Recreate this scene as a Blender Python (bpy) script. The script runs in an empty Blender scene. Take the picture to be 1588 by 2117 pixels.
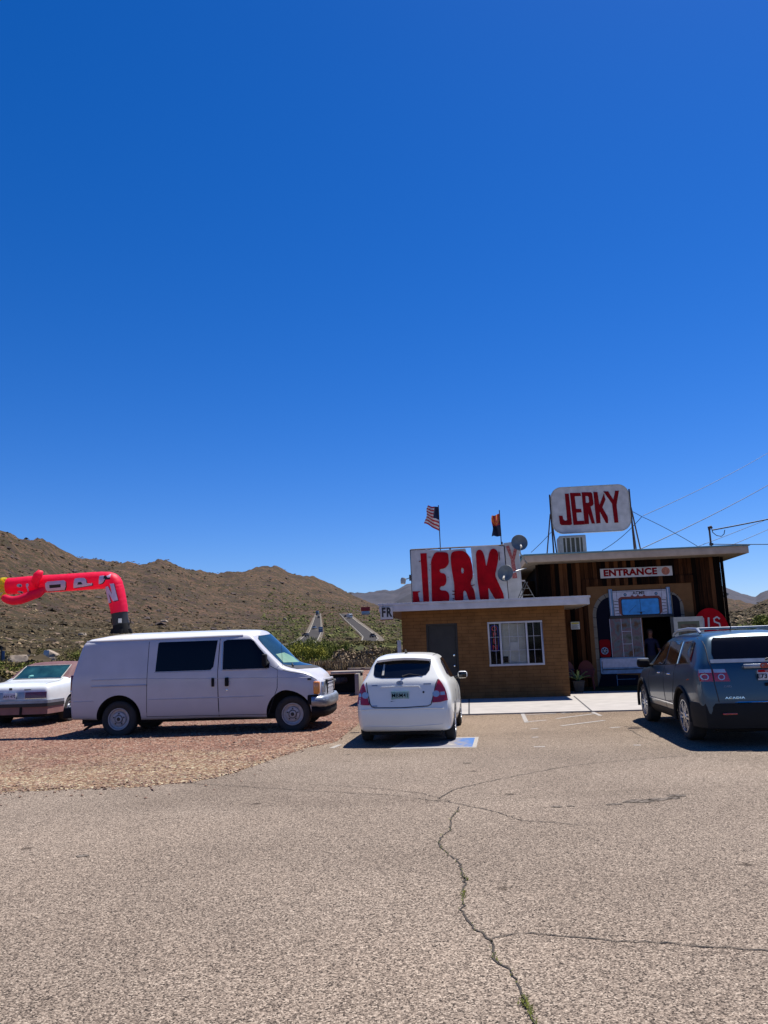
import bpy, bmesh, math, random
from mathutils import Vector, Matrix, noise
from mathutils.bvhtree import BVHTree
random.seed(7)
R = math.radians
scene = bpy.context.scene
col = scene.collection
# ---------------------------------------------------------------- camera
F, PW, PH = 1589.0, 1588, 2117
TH, RO, CZ = R(10.05), 0.034, 1.55
_fw = Vector((0, math.cos(TH), math.sin(TH))); _u0 = Vector((0, -math.sin(TH), math.cos(TH))); _r0 = Vector((1, 0, 0))
_c, _s = math.cos(RO), math.sin(RO)
_rt = _c*_r0 - _s*_u0; _up = _s*_r0 + _c*_u0
cam = bpy.data.cameras.new("camera"); camo = bpy.data.objects.new("camera", cam); col.objects.link(camo)
cam.sensor_fit = 'VERTICAL'; cam.sensor_height = 24; cam.sensor_width = 18; cam.lens = F/PH*24
cam.clip_start = .05; cam.clip_end = 20000
m = Matrix((( _rt.x, _up.x, -_fw.x), (_rt.y, _up.y, -_fw.y), (_rt.z, _up.z, -_fw.z))).to_4x4()
m.translation = Vector((0, 0, CZ)); camo.matrix_world = m
scene.camera = camo
# ---------------------------------------------------------------- world, sun
SUN = Vector((.33, .30, 1.0)).normalized()
elev = math.asin(SUN.z); azim = math.atan2(SUN.x, SUN.y)
w = bpy.data.worlds.new("World"); scene.world = w; w.use_nodes = True
nt = w.node_tree; nt.nodes.clear()
sky = nt.nodes.new('ShaderNodeTexSky'); sky.sky_type = 'NISHITA'; sky.sun_disc = False
sky.sun_elevation = elev; sky.sun_rotation = azim
sky.altitude = 900; sky.air_density = 1.0; sky.dust_density = 0.3; sky.ozone_density = 3.0
hs = nt.nodes.new('ShaderNodeHueSaturation'); hs.inputs['Saturation'].default_value = 1.395
bg = nt.nodes.new('ShaderNodeBackground'); bg.inputs[1].default_value = .052
wo = nt.nodes.new('ShaderNodeOutputWorld')
cm = nt.nodes.new('ShaderNodeMix'); cm.data_type = 'RGBA'; cm.blend_type = 'MULTIPLY'; cm.inputs[0].default_value = 1; cm.inputs[7].default_value = (.93, 1.03, 1.47, 1)
nt.links.new(sky.outputs[0], hs.inputs['Color']); nt.links.new(hs.outputs[0], cm.inputs[6]); nt.links.new(cm.outputs[2], bg.inputs[0]); nt.links.new(bg.outputs[0], wo.inputs[0])
sl = bpy.data.lights.new("sun", 'SUN'); sl.energy = 5.0; sl.angle = R(.5); sl.color = (1, .95, .87)
so = bpy.data.objects.new("sun", sl); col.objects.link(so)
so.rotation_euler = SUN.to_track_quat('Z', 'Y').to_euler(); so.location = (8, 8, 30)
vs = scene.view_settings; vs.view_transform = 'Standard'; vs.look = 'None'; vs.exposure = .75; vs.gamma = 1
scene.cycles.max_bounces = 6; scene.cycles.transparent_max_bounces = 8

def ray(u, v): return _fw + _rt*((u-PW/2)/F) - _up*((v-PH/2)/F)
def P(u, v, Y): d = ray(u, v); return Vector((0, 0, CZ)) + d*(Y/d.y)
def G(u, v, z=0.): d = ray(u, v); return Vector((0, 0, CZ)) + d*((z-CZ)/d.z)
# ---------------------------------------------------------------- materials
def new_mat(name):
    m = bpy.data.materials.new(name); m.use_nodes = True
    return m, m.node_tree, m.node_tree.nodes['Principled BSDF']
def nd(nt, t, **k):
    n = nt.nodes.new('ShaderNode'+t)
    for a, b in k.items():
        if a in n.inputs: n.inputs[a].default_value = b
        else: setattr(n, a, b)
    return n
def ramp(nt, stops, interp='LINEAR'):
    n = nt.nodes.new('ShaderNodeValToRGB'); cr = n.color_ramp; cr.interpolation = interp
    while len(cr.elements) < len(stops): cr.elements.new(.5)
    for e, (p, c) in zip(cr.elements, stops):
        e.position = p; e.color = (*c, 1) if len(c) == 3 else c
    return n
def mixc(nt, a, b, f, mode='MIX'):
    n = nt.nodes.new('ShaderNodeMix'); n.data_type = 'RGBA'; n.blend_type = mode
    for s, v in ((6, a), (7, b), (0, f)):
        if hasattr(v, 'is_linked') or hasattr(v, 'links'): nt.links.new(v, n.inputs[s])
        else: n.inputs[s].default_value = (*v, 1) if isinstance(v, tuple) and len(v) == 3 else v
    return n.outputs[2]
def objco(nt, scale=None):
    t = nt.nodes.new('ShaderNodeTexCoord')
    if scale is None: return t.outputs['Object']
    mp = nt.nodes.new('ShaderNodeMapping'); mp.inputs['Scale'].default_value = scale
    nt.links.new(t.outputs['Object'], mp.inputs[0]); return mp.outputs[0]
def mat(name, c, rough=.6, metal=0., var=.12, scale=6., bump=0., bscale=60., coat=0., spec=.5, c2=None, detail=4):
    m, nt, p = new_mat(name)
    p.inputs['Roughness'].default_value = rough; p.inputs['Metallic'].default_value = metal
    p.inputs['Coat Weight'].default_value = coat; p.inputs['Coat Roughness'].default_value = .05
    p.inputs['Specular IOR Level'].default_value = spec
    co = objco(nt)
    n = nd(nt, 'TexNoise', Scale=scale, Detail=detail); nt.links.new(co, n.inputs['Vector'])
    a = tuple(x*(1-var) for x in c); b = c2 if c2 else tuple(min(1, x*(1+var)) for x in c)
    r = ramp(nt, [(.3, a), (.7, b)]); nt.links.new(n.outputs[0], r.inputs[0])
    nt.links.new(r.outputs[0], p.inputs['Base Color'])
    if bump:
        n2 = nd(nt, 'TexNoise', Scale=bscale, Detail=3.); nt.links.new(co, n2.inputs['Vector'])
        bp = nd(nt, 'Bump', Strength=bump, Distance=.02); nt.links.new(n2.outputs[0], bp.inputs['Height'])
        nt.links.new(bp.outputs[0], p.inputs['Normal'])
    return m
def speckle(name, stops, scale, patch, bump=.4, dist=.01, rough=.9, patchscale=.35, extra=None, finescale=None):
    """stones of many colours on a surface"""
    m, nt, p = new_mat(name); p.inputs['Roughness'].default_value = rough; p.inputs['Specular IOR Level'].default_value = .2
    co = objco(nt)
    v = nd(nt, 'TexVoronoi', Scale=scale); nt.links.new(co, v.inputs['Vector'])
    sep = nt.nodes.new('ShaderNodeSeparateColor'); nt.links.new(v.outputs['Color'], sep.inputs[0])
    r = ramp(nt, stops); nt.links.new(sep.outputs[0], r.inputs[0])
    n = nd(nt, 'TexNoise', Scale=patchscale, Detail=6., Roughness=.6); nt.links.new(co, n.inputs['Vector'])
    rp = ramp(nt, [(.3, patch[0]), (.7, patch[1])]); nt.links.new(n.outputs[0], rp.inputs[0])
    c = mixc(nt, r.outputs[0], rp.outputs[0], 1.0, 'MULTIPLY')
    n3 = nd(nt, 'TexNoise', Scale=(finescale or scale*.22), Detail=4., Roughness=.75); nt.links.new(co, n3.inputs['Vector'])
    r3 = ramp(nt, [(.32, (.80, .80, .80)), (.66, (1.17, 1.17, 1.17))]); nt.links.new(n3.outputs[0], r3.inputs[0])
    c = mixc(nt, c, r3.outputs[0], 1.0, 'MULTIPLY')
    if extra: c = extra(nt, co, c)
    nt.links.new(c, p.inputs['Base Color'])
    bp = nd(nt, 'Bump', Strength=bump, Distance=dist); nt.links.new(v.outputs['Distance'], bp.inputs['Height']); bp.invert = True
    nt.links.new(bp.outputs[0], p.inputs['Normal'])
    return m
M = {}
def glow(name, c, s):
    m, nt, p = new_mat(name); n = nd(nt, 'TexNoise', Scale=8.); nt.links.new(objco(nt), n.inputs['Vector']); r = ramp(nt, [(0, c), (1, c)]); nt.links.new(n.outputs[0], r.inputs[0])
    nt.links.new(r.outputs[0], p.inputs['Base Color']); nt.links.new(r.outputs[0], p.inputs['Emission Color']); p.inputs['Emission Strength'].default_value = s; return m
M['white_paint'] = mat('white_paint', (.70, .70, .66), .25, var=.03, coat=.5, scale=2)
def dirty_white():
    m, nt, p = new_mat('van_paint'); p.inputs['Roughness'].default_value = .32; p.inputs['Coat Weight'].default_value = .35
    co = objco(nt); n = nd(nt, 'TexNoise', Scale=3., Detail=6.); nt.links.new(co, n.inputs['Vector'])
    s = nt.nodes.new('ShaderNodeSeparateXYZ'); nt.links.new(co, s.inputs[0])
    ma = nd(nt, 'Math', operation='MULTIPLY_ADD'); ma.inputs[1].default_value = -1.4; ma.inputs[2].default_value = .95
    nt.links.new(s.outputs[2], ma.inputs[0])
    m2 = nd(nt, 'Math', operation='MULTIPLY', use_clamp=True); nt.links.new(ma.outputs[0], m2.inputs[0]); nt.links.new(n.outputs[0], m2.inputs[1])
    c = mixc(nt, (.47, .465, .50), (.30, .23, .19), m2.outputs[0])
    r = ramp(nt, [(.4, (.93, .93, .93)), (.65, (1, 1, 1))]); nt.links.new(n.outputs[0], r.inputs[0])
    nt.links.new(mixc(nt, c, r.outputs[0], 1., 'MULTIPLY'), p.inputs['Base Color']); return m
M['van_paint'] = dirty_white()
M['suv_paint'] = mat('grey_green_metallic', (.024, .068, .108), .32, .3, var=.08, coat=.45, scale=300)
M['sedan_paint'] = mat('sedan_white', (.62, .65, .66), .3, var=.04, coat=.5)
M['maroon_vinyl'] = mat('maroon_vinyl', (.11, .045, .05), .75, bump=.3, bscale=150, var=.2)
M['glass'] = mat('dark_glass', (.004, .005, .008), .05, var=.1, spec=.5)
M['tint'] = mat('tinted_glass', (.003, .003, .005), .12, var=.1, spec=.22)
M['green_glass'] = mat('green_glass', (.012, .045, .045), .05, var=.7, scale=2.5, spec=.9)
M['windscreen'] = mat('windscreen_glass', (.015, .04, .06), .03, var=.3, scale=3, spec=1.)
M['black_trim'] = mat('black_trim', (.012, .012, .013), .5)
M['black_plastic'] = mat('black_plastic', (.008, .008, .009), .75, bump=.1, spec=.2)
M['cladding'] = mat('grey_cladding', (.011, .012, .013), .65, spec=.2)
M['underbody'] = mat('underbody', (.006, .006, .006), .9)
M['rubber'] = mat('tyre_rubber', (.022, .021, .02), .85, bump=.2, bscale=120, c2=(.035, .032, .03))
M['steel_rim'] = mat('painted_steel_rim', (.34, .33, .34), .45, .2, var=.2, scale=12)
M['alloy'] = mat('alloy_rim', (.55, .56, .58), .25, .8)
M['chrome'] = mat('chrome', (.75, .76, .78), .12, 1.)
M['dull_chrome'] = mat('dull_chrome', (.26, .29, .34), .38, .6, var=.2)
M['red_lens'] = mat('red_lens', (.32, .008, .012), .12, coat=1.)
M['dark_red_lens'] = mat('dark_red_lens', (.12, .006, .01), .2, coat=.6)
M['amber_lens'] = mat('amber_lens', (.65, .22, .03), .15, coat=1.)
M['clear_lens'] = mat('clear_lens', (.45, .48, .5), .08, .4, coat=1.)
M['seam'] = mat('panel_gap', (.03, .03, .035), .8)
M['paper'] = mat('paper', (.6, .6, .57), .8)
M['teal_plate'] = mat('plate_teal', (.10, .30, .30), .5, c2=(.30, .38, .36), scale=14)
M['plate_white'] = mat('plate_white', (.5, .53, .6), .5)
M['red_paint'] = mat('red_sign_paint', (.36, .002, .008), .9, spec=.15, var=.25, scale=3)
M['dark_red'] = mat('dark_red_sign_paint', (.17, .002, .006), .9, spec=.15, var=.2)
M['red_plastic'] = mat('red_plastic', (.10, .003, .004), .5)
M['white_sign'] = mat('white_sign_board', (.46, .45, .455), .9, spec=.15, var=.16, scale=4, bump=.1, bscale=20)
M['metal_dark'] = mat('rusty_steel', (.05, .03, .026), .7, .3, var=.4, scale=14)
M['galv'] = mat('galvanised', (.35, .36, .37), .45, .7, var=.2)
M['dish'] = mat('dish_grey', (.13, .15, .15), .55, var=.2, scale=8)
M['unit'] = mat('cooler_beige', (.36, .35, .31), .6, var=.15)
M['unit_dark'] = mat('cooler_pad', (.07, .07, .05), .9, var=.3, scale=30)
M['fascia_white'] = mat('painted_fascia', (.42, .42, .46), .6, var=.12, scale=4, bump=.1)
M['fascia_beige'] = mat('beige_fascia', (.40, .31, .24), .7, var=.12, scale=4, bump=.1)
M['roof_edge'] = mat('teal_roof_flashing', (.10, .20, .24), .5)
M['roof_felt'] = mat('roof_felt', (.40, .40, .38), .9, var=.15)
M['grey_door'] = mat('grey_door_paint', (.045, .042, .038), .7, spec=.2, var=.08)
M['tan_plaster'] = mat('tan_plaster', (.155, .078, .034), .95, spec=.1, var=.12, bump=.6, bscale=60)
M['stone_paint'] = mat('painted_stone', (.16, .14, .11), .8, var=.15)
M['navy'] = mat('navy_paint', (.005, .006, .014), .9, spec=.1)
M['truck_white'] = mat('mural_white', (.42, .42, .5), .7, var=.15, scale=9)
M['truck_blue'] = mat('mural_sky_blue', (.02, .22, .55), .6, var=.2, scale=6)
M['truck_steel'] = mat('mural_steel_blue', (.12, .22, .36), .6, var=.25, scale=7)
M['truck_red'] = mat('mural_brown_red', (.14, .025, .02), .6)
M['black_paint'] = mat('black_paint', (.01, .01, .012), .6)
M['concrete'] = mat('concrete', (.315, .29, .265), .9, var=.12, scale=2.5, bump=.2, bscale=90, detail=8)
M['road_white'] = mat('road_white_paint', (.24, .23, .21), 1., spec=0, var=.3, scale=14)
M['navy_flag'] = mat('flag_navy', (.01, .015, .05), .8)
M['flag_red'] = mat('flag_red', (.42, .02, .03), .8)
M['flag_white'] = mat('flag_white', (.6, .58, .56), .8)
M['flag_orange'] = mat('flag_orange', (.65, .20, .03), .8)
M['skin'] = mat('skin', (.20, .085, .055), .6)
M['shirt'] = mat('blue_shirt', (.005, .006, .035), .85)
M['trousers'] = mat('dark_trousers', (.02, .02, .025), .9)
M['hair'] = mat('hair', (.05, .03, .02), .8)
M['tube_red'] = mat('red_nylon', (.80, .006, .075), .55, var=.07, scale=7, bump=.4, bscale=8)
def nylon(m, k=.45):
    nt = m.node_tree; p = nt.nodes['Principled BSDF']; o = nt.nodes['Material Output']
    t = nt.nodes.new('ShaderNodeBsdfTranslucent'); t.inputs[0].default_value = (1.0, .02, .13, 1); mx = nt.nodes.new('ShaderNodeMixShader'); mx.inputs[0].default_value = k
    nt.links.new(p.outputs[0], mx.inputs[1]); nt.links.new(t.outputs[0], mx.inputs[2]); nt.links.new(mx.outputs[0], o.inputs[0])
nylon(M['tube_red'])
M['tube_pink'] = mat('pale_nylon', (.62, .44, .60), .6, var=.08)
M['tube_yellow'] = mat('yellow_nylon', (.80, .62, .03), .6)
M['boulder'] = mat('boulder', (.26, .20, .15), .9, var=.3, scale=1.2, bump=.8, bscale=5, c2=(.32, .26, .20))
M['wood_old'] = mat('weathered_timber', (.22, .17, .13), .9, var=.3, scale=9)
M['pipe'] = mat('black_pipe', (.05, .055, .065), .5, var=.3)
M['terracotta'] = mat('dark_planter', (.05, .045, .04), .8)
M['leaf_green'] = mat('agave_leaf', (.16, .24, .09), .6, var=.3)
M['neon_off'] = glow('blue_neon', (.02, .015, .30), .10)
M['neon_red'] = glow('red_neon', (.45, .03, .06), .10)
M['_a'] = mat('dull_blue_tube', (.03, .02, .30), .4)
M['_b'] = mat('dull_red_tube', (.22, .02, .03), .4)
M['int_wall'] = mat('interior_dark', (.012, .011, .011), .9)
M['blue_marking'] = mat('blue_marking', (.02, .16, .50), .85, var=.25, scale=12)
M['blue_sign'] = mat('blue_sign', (.05, .09, .16), .5)
M['red_billboard'] = mat('billboard_red', (.35, .02, .02), .7)
M['gravel_stone'] = mat('red_stone', (.20, .10, .07), .9, var=.4, scale=4., c2=(.36, .25, .18))
def wood_wall():
    m, nt, p = new_mat('old_wood_boards'); p.inputs['Roughness'].default_value = .95; p.inputs['Specular IOR Level'].default_value = .1
    co = objco(nt)
    s = nt.nodes.new('ShaderNodeSeparateXYZ'); nt.links.new(co, s.inputs[0])
    fl = nd(nt, 'Math', operation='MULTIPLY'); fl.inputs[1].default_value = 7.3; nt.links.new(s.outputs[0], fl.inputs[0])
    f2 = nd(nt, 'Math', operation='FLOOR'); nt.links.new(fl.outputs[0], f2.inputs[0])
    wn = nd(nt, 'TexWhiteNoise', noise_dimensions='1D'); nt.links.new(f2.outputs[0], wn.inputs['W'])
    n = nd(nt, 'TexNoise', Scale=1., Detail=8., Roughness=.7); nt.links.new(objco(nt, (16, 16, 1.3)), n.inputs['Vector'])
    ad = nd(nt, 'Math', operation='ADD'); nt.links.new(wn.outputs['Value'], ad.inputs[0]); nt.links.new(n.outputs[0], ad.inputs[1])
    r = ramp(nt, [(.38, (.003, .002, .0015)), (.62, (.010, .004, .002)), (.80, (.040, .014, .005)), (1.0, (.10, .040, .016))])
    hh = nd(nt, 'Math', operation='MULTIPLY'); hh.inputs[1].default_value = .72; nt.links.new(ad.outputs[0], hh.inputs[0]); nt.links.new(hh.outputs[0], r.inputs[0])
    fr = nd(nt, 'Math', operation='FRACT'); nt.links.new(fl.outputs[0], fr.inputs[0])
    gp = ramp(nt, [(0, (.05, .05, .05)), (.06, (1, 1, 1)), (.94, (1, 1, 1)), (1, (.05, .05, .05))]); nt.links.new(fr.outputs[0], gp.inputs[0])
    nt.links.new(mixc(nt, r.outputs[0], gp.outputs[0], 1., 'MULTIPLY'), p.inputs['Base Color'])
    bp = nd(nt, 'Bump', Strength=.6, Distance=.02); nt.links.new(gp.outputs[0], bp.inputs['Height']); nt.links.new(bp.outputs[0], p.inputs['Normal'])
    return m
M['wood_wall'] = wood_wall()
def block_wall():
    m, nt, p = new_mat('painted_blockwork'); p.inputs['Roughness'].default_value = .9; p.inputs['Specular IOR Level'].default_value = .15
    t = nt.nodes.new('ShaderNodeTexCoord'); s = nt.nodes.new('ShaderNodeSeparateXYZ'); nt.links.new(t.outputs['Object'], s.inputs[0])
    ad = nd(nt, 'Math', operation='ADD'); nt.links.new(s.outputs[0], ad.inputs[0]); nt.links.new(s.outputs[1], ad.inputs[1])
    c = nt.nodes.new('ShaderNodeCombineXYZ'); nt.links.new(ad.outputs[0], c.inputs[0]); nt.links.new(s.outputs[2], c.inputs[1])
    b = nd(nt, 'TexBrick', Scale=1.0); b.inputs['Brick Width'].default_value = .40; b.inputs['Row Height'].default_value = .10
    b.inputs['Mortar Size'].default_value = .007; b.inputs['Mortar Smooth'].default_value = .4
    b.inputs['Color1'].default_value = (.185, .088, .033, 1); b.inputs['Color2'].default_value = (.168, .080, .030, 1); b.inputs['Mortar'].default_value = (.10, .048, .019, 1)
    nt.links.new(c.outputs[0], b.inputs['Vector'])
    n = nd(nt, 'TexNoise', Scale=3.5, Detail=7.); nt.links.new(t.outputs['Object'], n.inputs['Vector'])
    r = ramp(nt, [(.35, (.8, .8, .8)), (.65, (1.1, 1.1, 1.1))]); nt.links.new(n.outputs[0], r.inputs[0])
    nt.links.new(mixc(nt, b.outputs['Color'], r.outputs[0], 1., 'MULTIPLY'), p.inputs['Base Color'])
    bp = nd(nt, 'Bump', Strength=.5, Distance=.01); bp.invert = True; nt.links.new(b.outputs['Fac'], bp.inputs['Height']); nt.links.new(bp.outputs[0], p.inputs['Normal'])
    return m
M['block_wall'] = block_wall()
def patchwork():
    m, nt, p = new_mat('patchwork_mural'); p.inputs['Roughness'].default_value = .8
    co = objco(nt)
    n = nd(nt, 'TexNoise', Scale=2.6, Detail=5.); nt.links.new(co, n.inputs['Vector'])
    r = ramp(nt, [(.3, (.05, .055, .02)), (.42, (.14, .135, .125)), (.5, (.15, .08, .09)), (.56, (.10, .13, .14)), (.66, (.10, .045, .02))]); nt.links.new(n.outputs[0], r.inputs[0])
    nt.links.new(r.outputs[0], p.inputs['Base Color']); return m
M['patchwork'] = patchwork()
def lot_wear(nt, co, c):
    n = nd(nt, 'TexNoise', Scale=.16, Detail=5., Roughness=.6, Distortion=.8); nt.links.new(objco(nt, (1, 1.8, 1)), n.inputs['Vector'])
    r = ramp(nt, [(.36, (.84, .83, .82)), (.5, (1, 1, 1)), (.66, (1.07, 1.06, 1.05))]); nt.links.new(n.outputs[0], r.inputs[0]); c = mixc(nt, c, r.outputs[0], 1., 'MULTIPLY')
    v = nd(nt, 'TexVoronoi', Scale=1.1); nt.links.new(co, v.inputs['Vector']); n2 = nd(nt, 'TexNoise', Scale=22., Detail=3.); nt.links.new(co, n2.inputs['Vector'])
    ad = nd(nt, 'Math', operation='MULTIPLY_ADD'); ad.inputs[1].default_value = .10; nt.links.new(n2.outputs[0], ad.inputs[0]); nt.links.new(v.outputs['Distance'], ad.inputs[2])
    r = ramp(nt, [(.085, (.42, .40, .38)), (.12, (1, 1, 1))]); nt.links.new(ad.outputs[0], r.inputs[0]); c = mixc(nt, c, r.outputs[0], 1., 'MULTIPLY')
    s = nt.nodes.new('ShaderNodeSeparateXYZ'); nt.links.new(co, s.inputs[0]); mr = nd(nt, 'MapRange'); mr.inputs[1].default_value = 11; mr.inputs[2].default_value = 18; nt.links.new(s.outputs[1], mr.inputs[0])
    return mixc(nt, c, mixc(nt, c, (1.02, .93, .80), 1., 'MULTIPLY'), mr.outputs[0])
M['asphalt'] = speckle('weathered_asphalt', [(0, (.03, .024, .02)), (.18, (.11, .088, .074)), (.45, (.29, .24, .205)), (.8, (.45, .375, .32)), (1, (.70, .61, .53))], 130, ((.46, .43, .39), (.64, .61, .56)), bump=.55, dist=.006, extra=lot_wear)
def sandy(nt, co, c):
    n = nd(nt, 'TexNoise', Scale=.9, Detail=6., Roughness=.65); nt.links.new(co, n.inputs['Vector'])
    s = nt.nodes.new('ShaderNodeSeparateXYZ'); nt.links.new(co, s.inputs[0])
    # the fringe by the tarmac is sandy, the rest red cinder
    ma = nd(nt, 'Math', operation='MULTIPLY_ADD'); ma.inputs[1].default_value = -.10; ma.inputs[2].default_value = 1.62; nt.links.new(s.outputs[1], ma.inputs[0])
    ad = nd(nt, 'Math', operation='ADD'); nt.links.new(ma.outputs[0], ad.inputs[0]); nt.links.new(n.outputs[0], ad.inputs[1])
    r = ramp(nt, [(.78, (0, 0, 0)), (1.0, (1, 1, 1))]); nt.links.new(ad.outputs[0], r.inputs[0])
    c2 = mixc(nt, c, (1.2, 1.55, 1.4), 1., 'MULTIPLY')
    return mixc(nt, c, c2, r.outputs[0])
M['gravel'] = speckle('red_cinder_gravel', [(0, (.05, .024, .018)), (.25, (.17, .078, .055)), (.6, (.29, .15, .105)), (.85, (.42, .26, .19)), (1, (.62, .48, .38))], 38, ((.50, .47, .46), (.74, .70, .67)), bump=.9, dist=.02, patchscale=.8, extra=sandy)
def desert():
    m, nt, p = new_mat('desert_ground'); p.inputs['Roughness'].default_value = .95; p.inputs['Specular IOR Level'].default_value = .1
    co = objco(nt)
    n1 = nd(nt, 'TexNoise', Scale=.018, Detail=10., Roughness=.65); nt.links.new(co, n1.inputs['Vector'])
    r1 = ramp(nt, [(.36, (.090, .048, .034)), (.48, (.128, .074, .050)), (.60, (.052, .032, .029))]); nt.links.new(n1.outputs[0], r1.inputs[0])
    # flats carry more grass and brush than the slopes
    s = nt.nodes.new('ShaderNodeSeparateXYZ'); nt.links.new(co, s.inputs[0])
    mr = nd(nt, 'MapRange'); mr.inputs[1].default_value = 4; mr.inputs[2].default_value = 30; mr.inputs[3].default_value = 1; mr.inputs[4].default_value = 0
    nt.links.new(s.outputs[2], mr.inputs[0])
    c = mixc(nt, r1.outputs[0], (.072, .066, .020), mixf(nt, mr.outputs[0], .8))
    # shrub spots of several sizes
    for sc, lo, hi, cc in ((.10, .52, .40, (.04, .032, .02)), (.26, .50, .40, (.035, .032, .015)), (.7, .46, .36, (.05, .042, .02))):
        v = nd(nt, 'TexVoronoi', Scale=sc, Randomness=1.); 
        nn = nd(nt, 'TexNoise', Scale=sc*3, Detail=3.); nt.links.new(co, nn.inputs['Vector'])
        ad = nd(nt, 'VectorMath', operation='MULTIPLY_ADD'); ad.inputs[1].default_value = (1.2/sc*.35,)*3; nt.links.new(nn.outputs['Color'], ad.inputs[0]); nt.links.new(co, ad.inputs[2])
        nt.links.new(ad.outputs[0], v.inputs['Vector'])
        rr = ramp(nt, [(hi, (1, 1, 1)), (lo, (0, 0, 0))]); nt.links.new(v.outputs['Distance'], rr.inputs[0])
        c = mixc(nt, c, cc, mixf(nt, rr.outputs[0], .8))
    # bare rock: dark ledges doubling as painted gully shading, pale outcrops
    n2 = nd(nt, 'TexNoise', Scale=.05, Detail=12., Roughness=.75); nt.links.new(co, n2.inputs['Vector'])
    rk = ramp(nt, [(.54, (0, 0, 0)), (.61, (1, 1, 1))]); nt.links.new(n2.outputs[0], rk.inputs[0])
    c = mixc(nt, c, (.035, .025, .024), mixf(nt, rk.outputs[0], .85))
    rk2 = ramp(nt, [(.30, (1, 1, 1)), (.36, (0, 0, 0))]); nt.links.new(n2.outputs[0], rk2.inputs[0])
    c = mixc(nt, c, (.26, .175, .115), mixf(nt, rk2.outputs[0], .6))
    nt.links.new(c, p.inputs['Base Color'])
    n4 = nd(nt, 'TexNoise', Scale=.35, Detail=8., Roughness=.7); nt.links.new(co, n4.inputs['Vector'])
    bp = nd(nt, 'Bump', Strength=1., Distance=2.2); nt.links.new(n4.outputs[0], bp.inputs['Height']); nt.links.new(bp.outputs[0], p.inputs['Normal'])
    return m
def mixf(nt, v, k):
    n = nd(nt, 'Math', operation='MULTIPLY'); n.inputs[1].default_value = k; nt.links.new(v, n.inputs[0]); return n.outputs[0]
M['desert'] = desert()
M['far_rock'] = mat('far_ridge_hazed_rock', (.018, .022, .042), .95, var=.4, scale=.01, c2=(.034, .032, .048), detail=10)  # bluish distance haze is put into the rock colour
M['highway'] = mat('highway_asphalt', (.052, .050, .052), 1., spec=0, var=.12, scale=.4)
M['shoulder'] = mat('road_shoulder', (.12, .105, .09), 1., spec=0, var=.4, scale=.25)
def foliage(name, a, b, sc=5.):
    m = mat(name, a, .8, c2=b, var=.25, scale=sc, spec=.15); return m
M['galv_dark'] = mat('dull_aluminium', (.10, .10, .10), .6, .3)
M['fol_creosote'] = foliage('creosote_leaves', (.085, .075, .025), (.20, .165, .06))
M['fol_green'] = foliage('green_leaves', (.08, .10, .018), (.20, .21, .04))
M['fol_yellow'] = foliage('yellow_green_weeds', (.14, .16, .02), (.34, .31, .045))
M['fol_dry'] = foliage('dry_brush', (.16, .11, .06), (.34, .25, .15))
M['fol_dead'] = foliage('dead_branches', (.13, .095, .06), (.26, .19, .12))
M['scrub'] = foliage('distant_scrub', (.038, .027, .014), (.085, .060, .028), .3)
# ---------------------------------------------------------------- object helpers
XF = {}
def tag(o, label=None, cat=None, group=None, kind=None):
    if label: o['label'] = label
    if cat: o['category'] = cat
    if group: o['group'] = group
    if kind: o['kind'] = kind
    return o
def thing(name, label, cat, loc=(0, 0, 0), rz=0., group=None):
    o = bpy.data.objects.new(name, None); col.objects.link(o); o.empty_display_size = .2
    o.location = loc; o.rotation_euler = (0, 0, rz)
    XF[o.name] = Matrix.Translation(Vector(loc)) @ Matrix.Rotation(rz, 4, 'Z')
    return tag(o, label, cat, group)
def link(name, me, mats, parent=None, world=False, smooth=None, label=None):
    o = bpy.data.objects.new(name, me); col.objects.link(o)
    if not isinstance(mats, (list, tuple)): mats = [mats]
    if len(me.materials): me.materials.clear()
    for x in mats: me.materials.append(M[x] if isinstance(x, str) else x)
    if parent:
        if world:
            r = parent
            while r.parent: r = r.parent
            me.transform(XF[r.name].inverted())
        o.parent = parent
    if smooth is not None:
        me.shade_smooth()
        if smooth < 179: me.set_sharp_from_angle(angle=R(smooth))
    if label: o['label'] = label
    return o
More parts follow.
